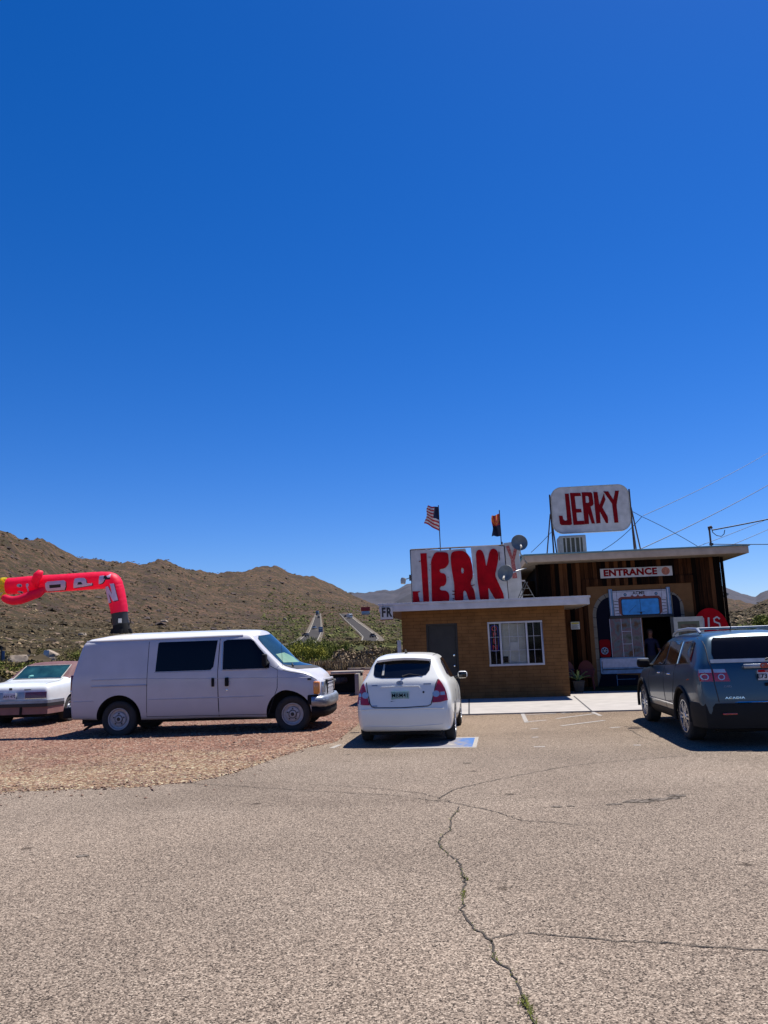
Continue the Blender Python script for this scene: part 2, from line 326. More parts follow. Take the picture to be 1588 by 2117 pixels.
class MB:
    def __init__(s): s.v = []; s.f = []; s.mi = []; s.cur = 0
    def add(s, vs, fs):
        b = len(s.v); s.v += [tuple(x) for x in vs]
        for f in fs: s.f.append(tuple(i+b for i in f)); s.mi.append(s.cur)
        return s
    def box(s, c, d, rot=None, taper=1.):
        x, y, z = d[0]/2, d[1]/2, d[2]/2
        vs = [Vector((i*x*(taper if k > 0 else 1), j*y*(taper if k > 0 else 1), k*z)) for k in (-1, 1) for j in (-1, 1) for i in (-1, 1)]
        if rot is not None: vs = [rot @ v for v in vs]
        vs = [v+Vector(c) for v in vs]
        return s.add(vs, [(0, 2, 3, 1), (4, 5, 7, 6), (0, 1, 5, 4), (2, 6, 7, 3), (0, 4, 6, 2), (1, 3, 7, 5)])
    def box2(s, a, b): return s.box([(p+q)/2 for p, q in zip(a, b)], [abs(q-p) for p, q in zip(a, b)])
    def tube(s, pts, r, n=8, caps=True, flat=1.):
        pts = [Vector(p) for p in pts]
        if not isinstance(r, (list, tuple)): r = [r]*len(pts)
        rings = []; prev = None
        for i, p in enumerate(pts):
            t = (pts[min(i+1, len(pts)-1)] - pts[max(i-1, 0)]).normalized()
            if prev is None:
                a = Vector((0, 0, 1)) if abs(t.z) < .9 else Vector((1, 0, 0))
                nx = t.cross(a).normalized()
            else: nx = (prev - t*prev.dot(t)).normalized()
            prev = nx; ny = t.cross(nx)
            rings.append([p + (nx*math.cos(2*math.pi*k/n) + ny*math.sin(2*math.pi*k/n)*flat)*r[i] for k in range(n)])
        vs = [v for g in rings for v in g]; fs = []
        for i in range(len(pts)-1):
            for k in range(n):
                fs.append((i*n+k, i*n+(k+1) % n, (i+1)*n+(k+1) % n, (i+1)*n+k))
        if caps: fs.append(tuple(range(n))[::-1]); fs.append(tuple((len(pts)-1)*n+k for k in range(n)))
        return s.add(vs, fs)
    def lathe(s, prof, n=24, ctr=(0, 0, 0), axis='y'):
        """prof: list of (radius, along)"""
        vs = []
        for (r, h) in prof:
            for k in range(n):
                a = 2*math.pi*k/n; c_, s_ = r*math.cos(a), r*math.sin(a)
                p = {'y': (c_, h, s_), 'z': (c_, s_, h), 'x': (h, c_, s_)}[axis]
                vs.append((p[0]+ctr[0], p[1]+ctr[1], p[2]+ctr[2]))
        fs = [(i*n+k, i*n+(k+1) % n, (i+1)*n+(k+1) % n, (i+1)*n+k) for i in range(len(prof)-1) for k in range(n)]
        return s.add(vs, fs)
    def build(s, name, mats, parent=None, smooth=None, bevel=0., world=False, label=None, seg=2):
        me = bpy.data.meshes.new(name); me.from_pydata(s.v, [], s.f); me.validate()
        if len(me.polygons) == len(s.mi): me.polygons.foreach_set('material_index', s.mi)
        bm = bmesh.new(); bm.from_mesh(me)
        if bevel:
            bmesh.ops.remove_doubles(bm, verts=bm.verts, dist=1e-5)
            es = [e for e in bm.edges if len(e.link_faces) == 2 and e.calc_face_angle(0) > .5]
            bmesh.ops.bevel(bm, geom=es, offset=bevel, segments=seg, affect='EDGES', profile=.5, clamp_overlap=True)
        bmesh.ops.recalc_face_normals(bm, faces=bm.faces); bm.to_mesh(me); bm.free()
        return link(name, me, mats, parent, world, smooth if smooth is not None else (35 if bevel else None), label)
def bx(name, a, b, mats, parent=None, bevel=.004, label=None):
    return MB().box2(a, b).build(name, mats, parent, bevel=bevel, label=label)
def tb(name, pts, r, mats, parent=None, n=8, label=None): return MB().tube(pts, r, n).build(name, mats, parent, smooth=40, label=label)
# flat shapes made from outlines or text; result is a mesh in the XY plane
def curve_mesh(polys=None, text=None, size=1., font_shear=0., extrude=0., align='CENTER', offset=0., spacing=1.):
    if text is not None:
        cu = bpy.data.curves.new('t', 'FONT'); cu.body = text; cu.size = size; cu.shear = font_shear; cu.align_x = align; cu.align_y = 'CENTER'; cu.offset = offset; cu.space_character = spacing; cu.resolution_u = 3
    else:
        cu = bpy.data.curves.new('t', 'CURVE'); cu.dimensions = '2D'
        for pl in polys:
            sp = cu.splines.new('POLY'); sp.points.add(len(pl)-1); sp.use_cyclic_u = True
            for i, q in enumerate(pl): sp.points[i].co = (q[0], q[1], 0, 1)
    cu.fill_mode = 'BOTH' if (extrude or text is not None) else 'FRONT'
    if text is None: cu.fill_mode = 'BOTH'
    cu.extrude = extrude/2
    o = bpy.data.objects.new('t', cu); me = bpy.data.meshes.new_from_object(o)
    bpy.data.objects.remove(o); bpy.data.curves.remove(cu)
    return me
def shape(name, polys, y, thick, mats, parent=None, world=False, label=None, text=None, tr=None, bevel=0., **k):
    """flat board in the local XZ plane, front face at y, reaching back by thick"""
    me = curve_mesh(polys, text=text, extrude=thick, **k)
    for v in me.vertices:
        a, b, c = v.co
        if tr: a, b = tr(a, b)
        v.co = (a, y+thick/2-c, b)
    bm = bmesh.new(); bm.from_mesh(me); bmesh.ops.remove_doubles(bm, verts=bm.verts, dist=1e-5); bmesh.ops.recalc_face_normals(bm, faces=bm.faces); bm.to_mesh(me); bm.free()
    return link(name, me, mats, parent, world, None, label)
def rrect(x0, z0, x1, z1, r=.0, n=6):
    if r <= 0: return [(x0, z0), (x1, z0), (x1, z1), (x0, z1)]
    p = []
    for cx, cz, a0 in ((x1-r, z0+r, -90), (x1-r, z1-r, 0), (x0+r, z1-r, 90), (x0+r, z0+r, 180)):
        for i in range(n+1):
            a = R(a0+90*i/n); p.append((cx+r*math.cos(a), cz+r*math.sin(a)))
    return p
def circ(cx, cz, r, n=24, rz=None): return [(cx+r*math.cos(2*math.pi*i/n), cz+(rz or r)*math.sin(2*math.pi*i/n)) for i in range(n)]
def bvh_of(o, ids=None):
    me = o.data; return BVHTree.FromPolygons([v.co.copy() for v in me.vertices], [tuple(p.vertices) for p in me.polygons])
AX = {'+y': (lambda a, b: Vector((a, -9, b)), Vector((0, 1, 0))), '-y': (lambda a, b: Vector((a, 9, b)), Vector((0, -1, 0))),
      '+x': (lambda a, b: Vector((-12, a, b)), Vector((1, 0, 0))), '-x': (lambda a, b: Vector((12, a, b)), Vector((-1, 0, 0))),
      '-z': (lambda a, b: Vector((a, b, 9)), Vector((0, 0, -1)))}
def decal(name, bvh, polys, ax, mats, parent, off=.004, grid=.09, label=None, text=None, tr=None, skirt=.012, **k):
    """a sheet that follows a body's surface, seen along ax; a skirt closes its rim against the body"""
    me = curve_mesh(polys, text=text, **k)
    bm = bmesh.new(); bm.from_mesh(me); bpy.data.meshes.remove(me)
    bmesh.ops.remove_doubles(bm, verts=bm.verts, dist=1e-5)
    if tr:
        for v in bm.verts: v.co.x, v.co.y = tr(v.co.x, v.co.y)
    xs = [v.co.x for v in bm.verts]; ys = [v.co.y for v in bm.verts]
    if not xs: return None
    for lo, hi, ax_ in ((min(xs), max(xs), 0), (min(ys), max(ys), 1)):
        n = int((hi-lo)/grid)
        for i in range(1, n+1):
            c = lo+(hi-lo)*i/(n+1)
            pc = (c, 0, 0) if ax_ == 0 else (0, c, 0); pn = (1, 0, 0) if ax_ == 0 else (0, 1, 0)
            bmesh.ops.bisect_plane(bm, geom=bm.verts[:]+bm.edges[:]+bm.faces[:], plane_co=pc, plane_no=pn)
    org, d = AX[ax]
    bmesh.ops.triangulate(bm, faces=bm.faces)
    surf = {}; hits = {v: bvh.ray_cast(org(v.co.x, v.co.y), d) for v in bm.verts}
    ts = [h[3] for h in hits.values() if h[0] is not None]; tm_ = sum(ts)/len(ts) if ts else 8.3
    for v in bm.verts:
        h, nrm, i, t = hits[v]
        if h is None:
            h, nrm, i, t = bvh.find_nearest(org(v.co.x, v.co.y) + d*tm_)
        if nrm.dot(d) > 0: nrm = -nrm
        surf[v] = (h, nrm)
    for v, (h, nn) in surf.items(): v.co = h + nn*off
    if skirt:
        be = [e for e in bm.edges if len(e.link_faces) == 1]
        r = bmesh.ops.extrude_edge_only(bm, edges=be)
        for v in [g for g in r['geom'] if isinstance(g, bmesh.types.BMVert)]:
            q = bvh.find_nearest(v.co)
            nn = q[1] if q[1].dot(d) < 0 else -q[1]
            v.co = v.co - nn*(skirt)
    bmesh.ops.recalc_face_normals(bm, faces=bm.faces)
    # make sure the front faces look outwards
    f0 = max(bm.faces, key=lambda f: f.calc_area())
    if f0.normal.dot(d) > 0: bmesh.ops.reverse_faces(bm, faces=bm.faces)
    me = bpy.data.meshes.new(name); bm.to_mesh(me); bm.free()
    return link(name, me, mats, parent, False, 40, label)
def seam(name, bvh, pts, ax, r, mats, parent, off=.0, step=.12, label=None, closed=False):
    org, d = AX[ax]
    if closed: pts = pts+[pts[0]]
    out = []
    for (a, b) in zip(pts[:-1], pts[1:]):
        n = max(1, int(math.hypot(a[0]-b[0], a[1]-b[1])/step))
        for i in range(n): out.append((a[0]+(b[0]-a[0])*i/n, a[1]+(b[1]-a[1])*i/n))
    out.append(pts[-1]); P3 = []
    for a, b in out:
        h, nn, i, t = bvh.ray_cast(org(a, b), d)
        if h is None: h, nn, i, t = bvh.find_nearest(org(a, b)+d*8.2)
        if nn.dot(d) > 0: nn = -nn
        P3.append(h+nn*off)
    return tb(name, P3, r, mats, parent, n=5, label=label)
TOPF = (.93, .6, .2, -.2, -.6, -.93)
def car_body(parent, stations, paint, wheels, arch_r, sub=2, bot=.02, name='body'):
    """stations: (x[], y[], z[], crown, bulge). Box topology, rounded by subdivision, wheel wells cut out."""
    vs = []; K = len(stations); Mr = len(stations[0][1]); C = len(TOPF)
    idx = {}
    def put(k, p): idx[k] = len(vs); vs.append(p)
    for k, (x, y, z, crown, xb) in enumerate(stations):
        if not isinstance(x, (list, tuple)): x = [x]*Mr
        for i in range(Mr):
            for sgn in (1, -1): put((k, i, sgn), (x[i], sgn*y[i], z[i]))
        for c, f in enumerate(TOPF):
            put((k, 't', c), (x[-1]+xb*(1-f*f), f*y[-1], z[-1]+crown*(1-f*f)))
            put((k, 'b', c), (x[0]+xb*(1-f*f), f*y[0], z[0]-bot*0))
        if k in (0, K-1):
            for i in range(1, Mr-1):
                for c, f in enumerate(TOPF): put((k, i, 'c', c), (x[i]+xb*(1-f*f), f*y[i], z[i]))
    fs = []
    def rowseq(k, i):     # left .. right across a row
        if i == 0: mid = [idx[(k, 'b', c)] for c in range(C)]
        elif i == Mr-1: mid = [idx[(k, 't', c)] for c in range(C)]
        else: mid = [idx[(k, i, 'c', c)] for c in range(C)]
        return [idx[(k, i, 1)]]+mid+[idx[(k, i, -1)]]
    for k in range(K-1):
        for i in range(Mr-1):
            for sgn in (1, -1):
                fs.append((idx[(k, i, sgn)], idx[(k+1, i, sgn)], idx[(k+1, i+1, sgn)], idx[(k, i+1, sgn)]))
        for i in (0, Mr-1):
            a, b = rowseq(k, i), rowseq(k+1, i)
            for j in range(len(a)-1): fs.append((a[j], a[j+1], b[j+1], b[j]))
    for k in (0, K-1):
        for i in range(Mr-1):
            a, b = rowseq(k, i), rowseq(k, i+1)
            for j in range(len(a)-1): fs.append((a[j], a[j+1], b[j+1], b[j]))
    me = bpy.data.meshes.new('b'); me.from_pydata(vs, [], fs)
    bm = bmesh.new(); bm.from_mesh(me); bmesh.ops.recalc_face_normals(bm, faces=bm.faces); bm.to_mesh(me); bm.free()
    me.materials.append(M[paint]); me.materials.append(M['underbody'])
    o = bpy.data.objects.new('b', me); col.objects.link(o)
    s = o.modifiers.new('s', 'SUBSURF'); s.levels = sub; s.render_levels = sub
    cut = MB()
    for (wx, wy, wz) in wheels:
        sg = 1 if wy > 0 else -1
        n = 36; ring = [(wx+arch_r*math.cos(2*math.pi*q/n), wz+arch_r*math.sin(2*math.pi*q/n)) for q in range(n)]
        y0, y1 = sg*(abs(wy)-.30), sg*(abs(wy)+.5)
        v = [(a, y0, b) for a, b in ring]+[(a, y1, b) for a, b in ring]
        f = [(q, (q+1) % n, n+(q+1) % n, n+q) for q in range(n)]+[tuple(range(n))[::-1], tuple(range(n, 2*n))]
        cut.add(v, f)
    co = cut.build('cut', ['underbody'])
    b = o.modifiers.new('c', 'BOOLEAN'); b.operation = 'DIFFERENCE'; b.solver = 'EXACT'; b.object = co
    b.material_mode = 'TRANSFER'
    bpy.context.view_layer.update()
    dg = bpy.context.evaluated_depsgraph_get()
    me2 = bpy.data.meshes.new_from_object(o.evaluated_get(dg)); me2.name = name
    # outer skin without wells, for laying sheets on it
    o.modifiers.remove(b); bpy.context.view_layer.update(); dg = bpy.context.evaluated_depsgraph_get()
    me3 = bpy.data.meshes.new_from_object(o.evaluated_get(dg))
    bv = BVHTree.FromPolygons([v.co.copy() for v in me3.vertices], [tuple(p.vertices) for p in me3.polygons])
    bpy.data.objects.remove(o); bpy.data.objects.remove(co); bpy.data.meshes.remove(me3)
    mats = [x for x in me2.materials]
    bo = bpy.data.objects.new(name, me2); col.objects.link(bo); bo.parent = parent
    me2.shade_smooth(); me2.set_sharp_from_angle(angle=R(38))
    return bo, bv
def split_faces(bo, name, pred, matname, parent):
    """turn a region of a mesh into a part of its own"""
    bm = bmesh.new(); bm.from_mesh(bo.data); bm2 = bm.copy()
    bmesh.ops.delete(bm, geom=[f for f in bm.faces if pred(f.calc_center_median())], context='FACES')
    bmesh.ops.delete(bm2, geom=[f for f in bm2.faces if not pred(f.calc_center_median())], context='FACES')
    bm.to_mesh(bo.data); bm.free(); me = bpy.data.meshes.new(name); bm2.to_mesh(me); bm2.free()
    for p in me.polygons: p.material_index = 0
    return link(name, me, matname, parent, smooth=38)
def wheel(parent, wx, wy, r, wid, rimr, rim, kind, squash=0.):
    sg = 1 if wy > 0 else -1
    e = MB(); h = wid/2
    prof = [(rimr, -h*.8), (rimr+.02, -h*.98), (r*.86, -h), (r*.965, -h*.88), (r, -h*.6), (r*.992, -h*.3), (r, 0), (r*.992, h*.3), (r, h*.6), (r*.965, h*.88), (r*.86, h), (rimr+.02, h*.98), (rimr, h*.8)]
    e.lathe(prof, 40, (0, 0, 0))
    wo = e.build('wheel', 'rubber', parent, smooth=50)
    wo.location = (wx, wy, r-squash)
    d = MB(); o = sg*h
    if kind == 'steel':
        d.lathe([(rimr, o*.7), (rimr, o*.97), (rimr*.93, o*.97), (rimr*.86, o*.62), (rimr*.70, o*.55), (rimr*.62, o*.80), (rimr*.40, o*.86), (rimr*.32, o*.55), (rimr*.30, o*.95), (rimr*.2, o*.98), (0.001, o*.98)], 36)
        ro = d.build('rim', rim, wo, smooth=35)
        hb = MB()
        for q in range(5):
            a = q*2*math.pi/5+.3; hb.lathe([(.001, o*.9), (.016, o*.9), (.016, o*.80)], 8, (rimr*.5*math.cos(a), 0, rimr*.5*math.sin(a)))
        hb.lathe([(.001, o*1.0), (rimr*.17, o*1.0), (rimr*.17, o*.9)], 12)
        hb.build('hub', 'black_trim', ro)
    else:
        d.lathe([(rimr, o*.5), (rimr, o*.97), (rimr*.93, o*.97), (rimr*.90, o*.3)], 36)
        n = 6 if kind == 'alloy6' else 5
        for q in range(n):
            a = 2*math.pi*q/n; ca, sa = math.cos(a), math.sin(a)
            for w0, w1 in ((-.17, -.06), (.06, .17)):
                p = []
                for rr, k_ in ((rimr*.15, .7), (rimr*.92, 1.)):
                    for ww in (w0*k_, w1*k_):
                        for yy in (o*.92, o*.6):
                            t = ww*rimr*1.1; p.append((rr*ca-t*sa, yy if rr < .1 else yy*.98, rr*sa+t*ca))
                d.add(p, [(0, 1, 3, 2), (4, 6, 7, 5), (0, 4, 5, 1), (2, 3, 7, 6), (0, 2, 6, 4), (1, 5, 7, 3)])
        d.lathe([(.001, o*.97), (rimr*.2, o*.97), (rimr*.24, o*.8), (rimr*.24, o*.5)], 20)
        ro = d.build('rim', rim, wo, smooth=35)
        MB().lathe([(.001, o*.2), (rimr*.88, o*.2), (rimr*.9, -o*.2)], 24).build('brake_disc', 'underbody', wo)
    return wo
# =================================================================== TERRAIN
def lerp(a, b, t): return a+(b-a)*t
def interp(tab, x):
    if x <= tab[0][0]: return tab[0][1]
    for (x0, y0), (x1, y1) in zip(tab[:-1], tab[1:]):
        if x <= x1: return lerp(y0, y1, (x-x0)/(x1-x0))
    return tab[-1][1]
SIL1 = [(-900, 1010), (-300, 1060), (0, 1103), (30, 1117), (75, 1118), (110, 1137), (150, 1153), (210, 1163), (250, 1170), (290, 1171), (325, 1161), (350, 1168), (400, 1183), (450, 1191), (500, 1187), (540, 1178), (575, 1177), (600, 1187), (650, 1196), (690, 1214), (720, 1231), (760, 1250), (800, 1262), (900, 1270), (1100, 1266), (1400, 1262), (1500, 1280), (1545, 1268), (1576, 1254), (1588, 1249), (1700, 1215), (2600, 1150)]
SIL2 = [(-900, 1150), (400, 1215), (690, 1234), (725, 1231), (780, 1227), (820, 1225), (850, 1211), (900, 1200), (1000, 1192), (1150, 1190), (1300, 1185), (1450, 1196), (1500, 1214), (1530, 1228), (1560, 1237), (1571, 1240), (1588, 1230), (1650, 1205), (1800, 1190), (2600, 1180)]
def HOR(u): return 1367.5-.0343*u
# columns: u -> [(r, e)] with e = pixels above the horizon; last entries: slope foot, mid, ridge distances
COLS = [
 (-900, [(24, -94), (42, -52), (90, -12), (150, 12), (210, 30), (280, 55), (360, 85), (450, 120), (560, None), (640, None), (720, None)]),
 (0, [(24, -100), (42, -48), (90, -14), (150, 8), (230, 30), (300, 52), (400, 80), (480, 110), (600, None), (700, None), (800, None)]),
 (300, [(24, -100), (42, -48), (90, -14), (170, 6), (280, 28), (400, 48), (520, 66), (650, 90), (850, None), (1000, None), (1150, None)]),
 (560, [(24, -100), (42, -46), (100, -14), (200, 2), (340, 16), (480, 34), (620, 50), (850, 66), (1200, None), (1450, None), (1700, None)]),
 (650, [(24, -100), (42, -46), (100, -15), (200, -1), (340, 13), (480, 31), (640, 52), (900, 68), (1350, None), (1600, None), (1850, None)]),
 (715, [(24, -100), (42, -46), (100, -16), (200, -5), (360, 7), (480, 32), (640, 54), (850, 72), (1350, None), (1650, None), (1900, None)]),
 (800, [(24, -100), (42, -47), (100, -18), (200, -6), (360, 8), (480, 26), (640, 46), (850, 62), (1300, None), (1600, None), (1800, None)]),
 (1400, [(24, -100), (42, -50), (100, -18), (200, -4), (330, 10), (450, 20), (600, 32), (800, 42), (1000, None), (1200, None), (1400, None)]),
 (1540, [(24, -100), (42, -50), (90, -10), (140, 8), (200, 22), (260, 32), (330, 40), (400, 45), (480, None), (540, None), (600, None)]),
 (1700, [(24, -100), (42, -48), (80, -4), (120, 14), (170, 32), (230, 50), (290, 66), (350, 78), (420, None), (480, None), (540, None)]),
 (2600, [(24, -96), (42, -44), (80, 2), (120, 20), (170, 45), (230, 70), (290, 90), (350, 105), (420, None), (480, None), (540, None)])]
FR = (.50, .78, 1.0)
def profile(u):
    if u <= COLS[0][0]: a = b = COLS[0]; t = 0
    elif u >= COLS[-1][0]: a = b = COLS[-1]; t = 0
    else:
        for a, b in zip(COLS[:-1], COLS[1:]):
            if u <= b[0]: break
        t = (u-a[0])/(b[0]-a[0])
    s1 = HOR(u)-interp(SIL1, u); s2 = HOR(u)-interp(SIL2, u)
    out = []
    def el(c):
        L = []; base = c[1][7][1]
        for i, (r, e) in enumerate(c[1]):
            if e is None: e = base+(s1-base)*FR[i-8]
            L.append((r, e))
        return L
    for (r0, e0), (r1, e1) in zip(el(a), el(b)): out.append((lerp(r0, r1, t), lerp(e0, e1, t)))
    rr = out[-1][0]
    return out+[(rr*1.12, s1*.80), (rr*1.35, min(s1, s2)*.55), (2800, s2*.82), (3600, s2), (4600, s2*.6)]
def az_of(u):
    d = ray(u, HOR(u)); return math.atan2(d.x, d.y)
UTAB = [(az_of(u), u) for u in range(-900, 2601, 20)]
def fbm(x, y, o=4):
    a = 0; s = 1.
    for i in range(o): a += s*(1-2*abs(noise.noise(Vector((x, y, i*7.3))))); s *= .5; x *= 2.1; y *= 2.1
    return a/2-.35
def height(x, y, prof=None, det=True):
    r = math.hypot(x, y)
    if r < 20: return -.06
    if prof is None:
        u = interp(UTAB, math.atan2(x, y)); prof = profile(u)
    z = None
    for i, ((r0, e0), (r1, e1)) in enumerate(zip(prof[:-1], prof[1:])):
        if r <= r1:
            t = max(0, (r-r0)/(r1-r0)); z = CZ+lerp(e0*r0, e1*r1, t)/F*max(.7, y/r); seg = i+t; break
    if z is None: r0, e0 = prof[-1]; z = CZ+e0*r0/F*max(.7, y/r); seg = len(prof)
    if r < 26: z = lerp(-.06, z, max(0, (r-24)/2)) if r > 24 else -.06
    if det:
        h = min(1, max(0, (seg-6.2)/2.2))
        if seg > 10: h *= .8
        z += fbm(x/170, y/170, 5)*h*r*.009 + noise.noise(Vector((x/14, y/14, 0)))*min(1, max(0, (r-60)/200))*.5*(1+h*3)
    return z
def make_terrain():
    azs = []; a = -R(78)
    while a < R(78):
        azs.append(a); a += R(.11) if -R(31) < a < R(31) else R(1.2)
    rs = []; r = 19.
    while r < 4700: rs.append(r); r *= 1.0165
    vs = []; n = len(rs)
    for a in azs:
        pr_ = profile(interp(UTAB, a)); sx, cy = math.sin(a), math.cos(a)
        for r in rs: vs.append((sx*r, cy*r, height(sx*r, cy*r, pr_)))
    fs = []; nearf = []
    for i in range(len(azs)-1):
        for j in range(n-1): fs.append((i*n+j, i*n+j+1, (i+1)*n+j+1, (i+1)*n+j))
    split = next(j for j, r in enumerate(rs) if r > 2350)
    bv = BVHTree.FromPolygons(vs, fs)
    A = [f for k, f in enumerate(fs) if k % (n-1) < split]; B = [f for k, f in enumerate(fs) if k % (n-1) >= split]
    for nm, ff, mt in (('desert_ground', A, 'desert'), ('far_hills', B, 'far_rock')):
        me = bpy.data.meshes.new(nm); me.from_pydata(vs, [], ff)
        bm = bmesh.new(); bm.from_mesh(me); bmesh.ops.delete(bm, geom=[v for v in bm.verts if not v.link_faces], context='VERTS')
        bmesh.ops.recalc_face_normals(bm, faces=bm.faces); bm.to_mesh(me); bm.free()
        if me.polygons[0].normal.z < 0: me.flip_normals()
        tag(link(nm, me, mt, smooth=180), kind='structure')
    return bv
TB = make_terrain()
def hit(u, v):
    d = ray(u, v).normalized(); h = TB.ray_cast(Vector((0, 0, CZ))+d*21, d)[0]
    return h
base = MB().add([(-9000, -9000, -.5), (9000, -9000, -.5), (9000, 9000, -.5), (-9000, 9000, -.5)], [(0, 1, 2, 3)])
tag(base.build('ground', 'desert'), kind='structure')
# ---- tarmac
ax0 = MB().add([(-60, -45, 0), (45, -45, 0), (45, 30, 0), (-60, 30, 0)], [(0, 1, 2, 3)])
ax0 = MB(); 
ax0.add([(-60, -45, 0), (45, -45, 0), (45, 26, 0), (-60, 26, 0)], [(0, 1, 2, 3)])
tag(ax0.build('parking_lot', 'asphalt'), kind='structure')
GB = [(-60, 9.0), (-20, 9.2), (-9, 9.5), (-4.7, 9.6), (-4.17, 9.72), (-3.27, 9.66), (-2.47, 9.95), (-2.1, 10.5), (-1.78, 11.7), (-1.35, 13.0), (-.95, 13.7), (-.85, 15.0), (-.70, 16.4), (-.66, 20), (-.64, 21), (.35, 22.)]
def gravel_z(x, y):
    return max(.006, height(x, y, det=False)+.07)
def make_gravel():
    g = MB(); xs = []; x = -60.
    while x < .36:
        xs.append(x); x += (.06 if x > -6 else .5)
    vs = []; NR = 46
    for x in xs:
        y0 = interp(GB, x)+.20*noise.noise(Vector((x*2.5, 0, 0)))+.11*noise.noise(Vector((x*9, 3, 0)))+.06*noise.noise(Vector((x*30, 3, 0)))
        y1 = 44+2.5*noise.noise(Vector((x*.2, 5, 0)))
        if x < -9: y1 = lerp(44, 24.5, min(1, (-9-x)/5))
        for j in range(NR):
            t = (j/(NR-1))**1.5; y = lerp(y0, y1, t); vs.append((x, y, .002 if j == 0 else gravel_z(x, y)+(.012*noise.noise(Vector((x*1.3, y*1.3, 0)))+.008)*min(1, (y-y0)/.5)))
    fs = [(i*NR+j, (i+1)*NR+j, (i+1)*NR+j+1, i*NR+j+1) for i in range(len(xs)-1) for j in range(NR-1)]
    o = g.add(vs, fs).build('gravel_lot', 'gravel', smooth=180); tag(o, kind='structure')
    # loose stones, more of them than anyone could count
    s = MB(); rnd = random.Random(3)
    for k in range(14000):
        y = rnd.triangular(8.4, 26, 10.0); x = rnd.uniform(-.52*y-.5, .3)
        yb = interp(GB, x)
        if y < yb-.10 and rnd.random() > .16*math.exp(-(yb-y)*2.2): continue
        if y < yb-1.6: continue
        q = rnd.uniform(.008, .026)*(1+.02*(y-9)); z = gravel_z(x, y) if y > yb else .002
        rot = Matrix.Rotation(rnd.uniform(0, 6.3), 3, 'Z') @ Matrix.Rotation(rnd.uniform(-.5, .5), 3, 'X')
        b = [rot @ Vector((a_*q*rnd.uniform(.6, 1.3), b_*q*rnd.uniform(.6, 1.3), c_*q*rnd.uniform(.3, .8))) for a_, b_, c_ in ((1, 0, 0), (0, 1, 0), (-1, 0, 0), (0, -1, 0), (0, 0, 1), (0, 0, -1))]
        s.add([(v.x+x, v.y+y, v.z+z+q*.3) for v in b], [(0, 1, 4), (1, 2, 4), (2, 3, 4), (3, 0, 4), (1, 0, 5), (2, 1, 5), (3, 2, 5), (0, 3, 5)])
    o = s.build('loose_stones', 'gravel_stone'); tag(o, 'loose red and tan stones strewn over the gravel lot', 'gravel', kind='stuff')
make_gravel()
# ---- highway carriageways laid on the slope
def ribbon(name, L, Rr, off, mt, n=46):
    def samp(tab, t):
        return interp([(i/(len(tab)-1), p[0]) for i, p in enumerate(tab)], t), interp([(i/(len(tab)-1), p[1]) for i, p in enumerate(tab)], t)
    g = MB(); vs = []
    W_ = 5
    for i in range(n+1):
        a = samp(L, i/n); b = samp(Rr, i/n)
        ha, hb = hit(*a), hit(*b)
        for k in range(W_):
            p = ha.lerp(hb, k/(W_-1)); gz = height(p.x, p.y)
            vs.append((p.x, p.y, gz+off))
    g.add(vs, [(i*W_+k, i*W_+k+1, (i+1)*W_+k+1, (i+1)*W_+k) for i in range(n) for k in range(W_-1)])
    o = g.build(name, mt, smooth=180)
    if o.data.polygons[5].normal.z < 0: o.data.flip_normals()
    return tag(o, kind='structure')
LL = [(651, 1269), (643, 1287), (632, 1309), (611, 1325), (578, 1336)]
LR = [(664, 1269), (667, 1291), (669, 1309), (664, 1327), (655, 1340)]
RL = [(701, 1270), (712, 1283), (727, 1297), (740, 1310), (748, 1319), (744, 1334)]
RR_ = [(724, 1270), (745, 1286), (768, 1302), (787, 1316), (795, 1324), (780, 1336)]
ribbon('highway_shoulder', LL, LR, .35, 'shoulder'); ribbon('highway_shoulder', RL, RR_, .35, 'shoulder')
def mix2(A, B, t): return [(lerp(a[0], b[0], t), lerp(a[1], b[1], t)) for a, b in zip(A, B)]
ribbon('highway', mix2(LL, LR, .22), mix2(LL, LR, .84), .55, 'highway')
ribbon('highway', mix2(RL, RR_, .08), mix2(RL, RR_, .72), .55, 'highway')
for A_, B_, ts in ((LL, LR, (.20, .86)), (RL, RR_, (.06, .73))):
    for t in ts: ribbon('road_marking', mix2(A_, B_, t-.015), mix2(A_, B_, t+.018), .8, 'road_white')
# =================================================================== BUILDINGS (one local frame, turned 6 degrees)
BO = (5.136, 22.504, 0.0); BR = -R(6)
BM_ = Matrix.Translation(Vector(BO)) @ Matrix.Rotation(BR, 4, 'Z')
def BL(u, v, y):
    """point of the building frame at depth y seen at photo pixel (u, v)"""
    d = ray(u, v); o_ = BM_.inverted() @ Vector((0, 0, CZ)); dl = BM_.inverted().to_3x3() @ d
    return o_+dl*((y-o_.y)/dl.y)
def bthing(name, label, cat, loc, group=None, rz=0.):
    """thing whose base stands at loc in the building frame"""
    p = BM_ @ Vector(loc); o = thing(name, label, cat, p, BR+rz, group); return o
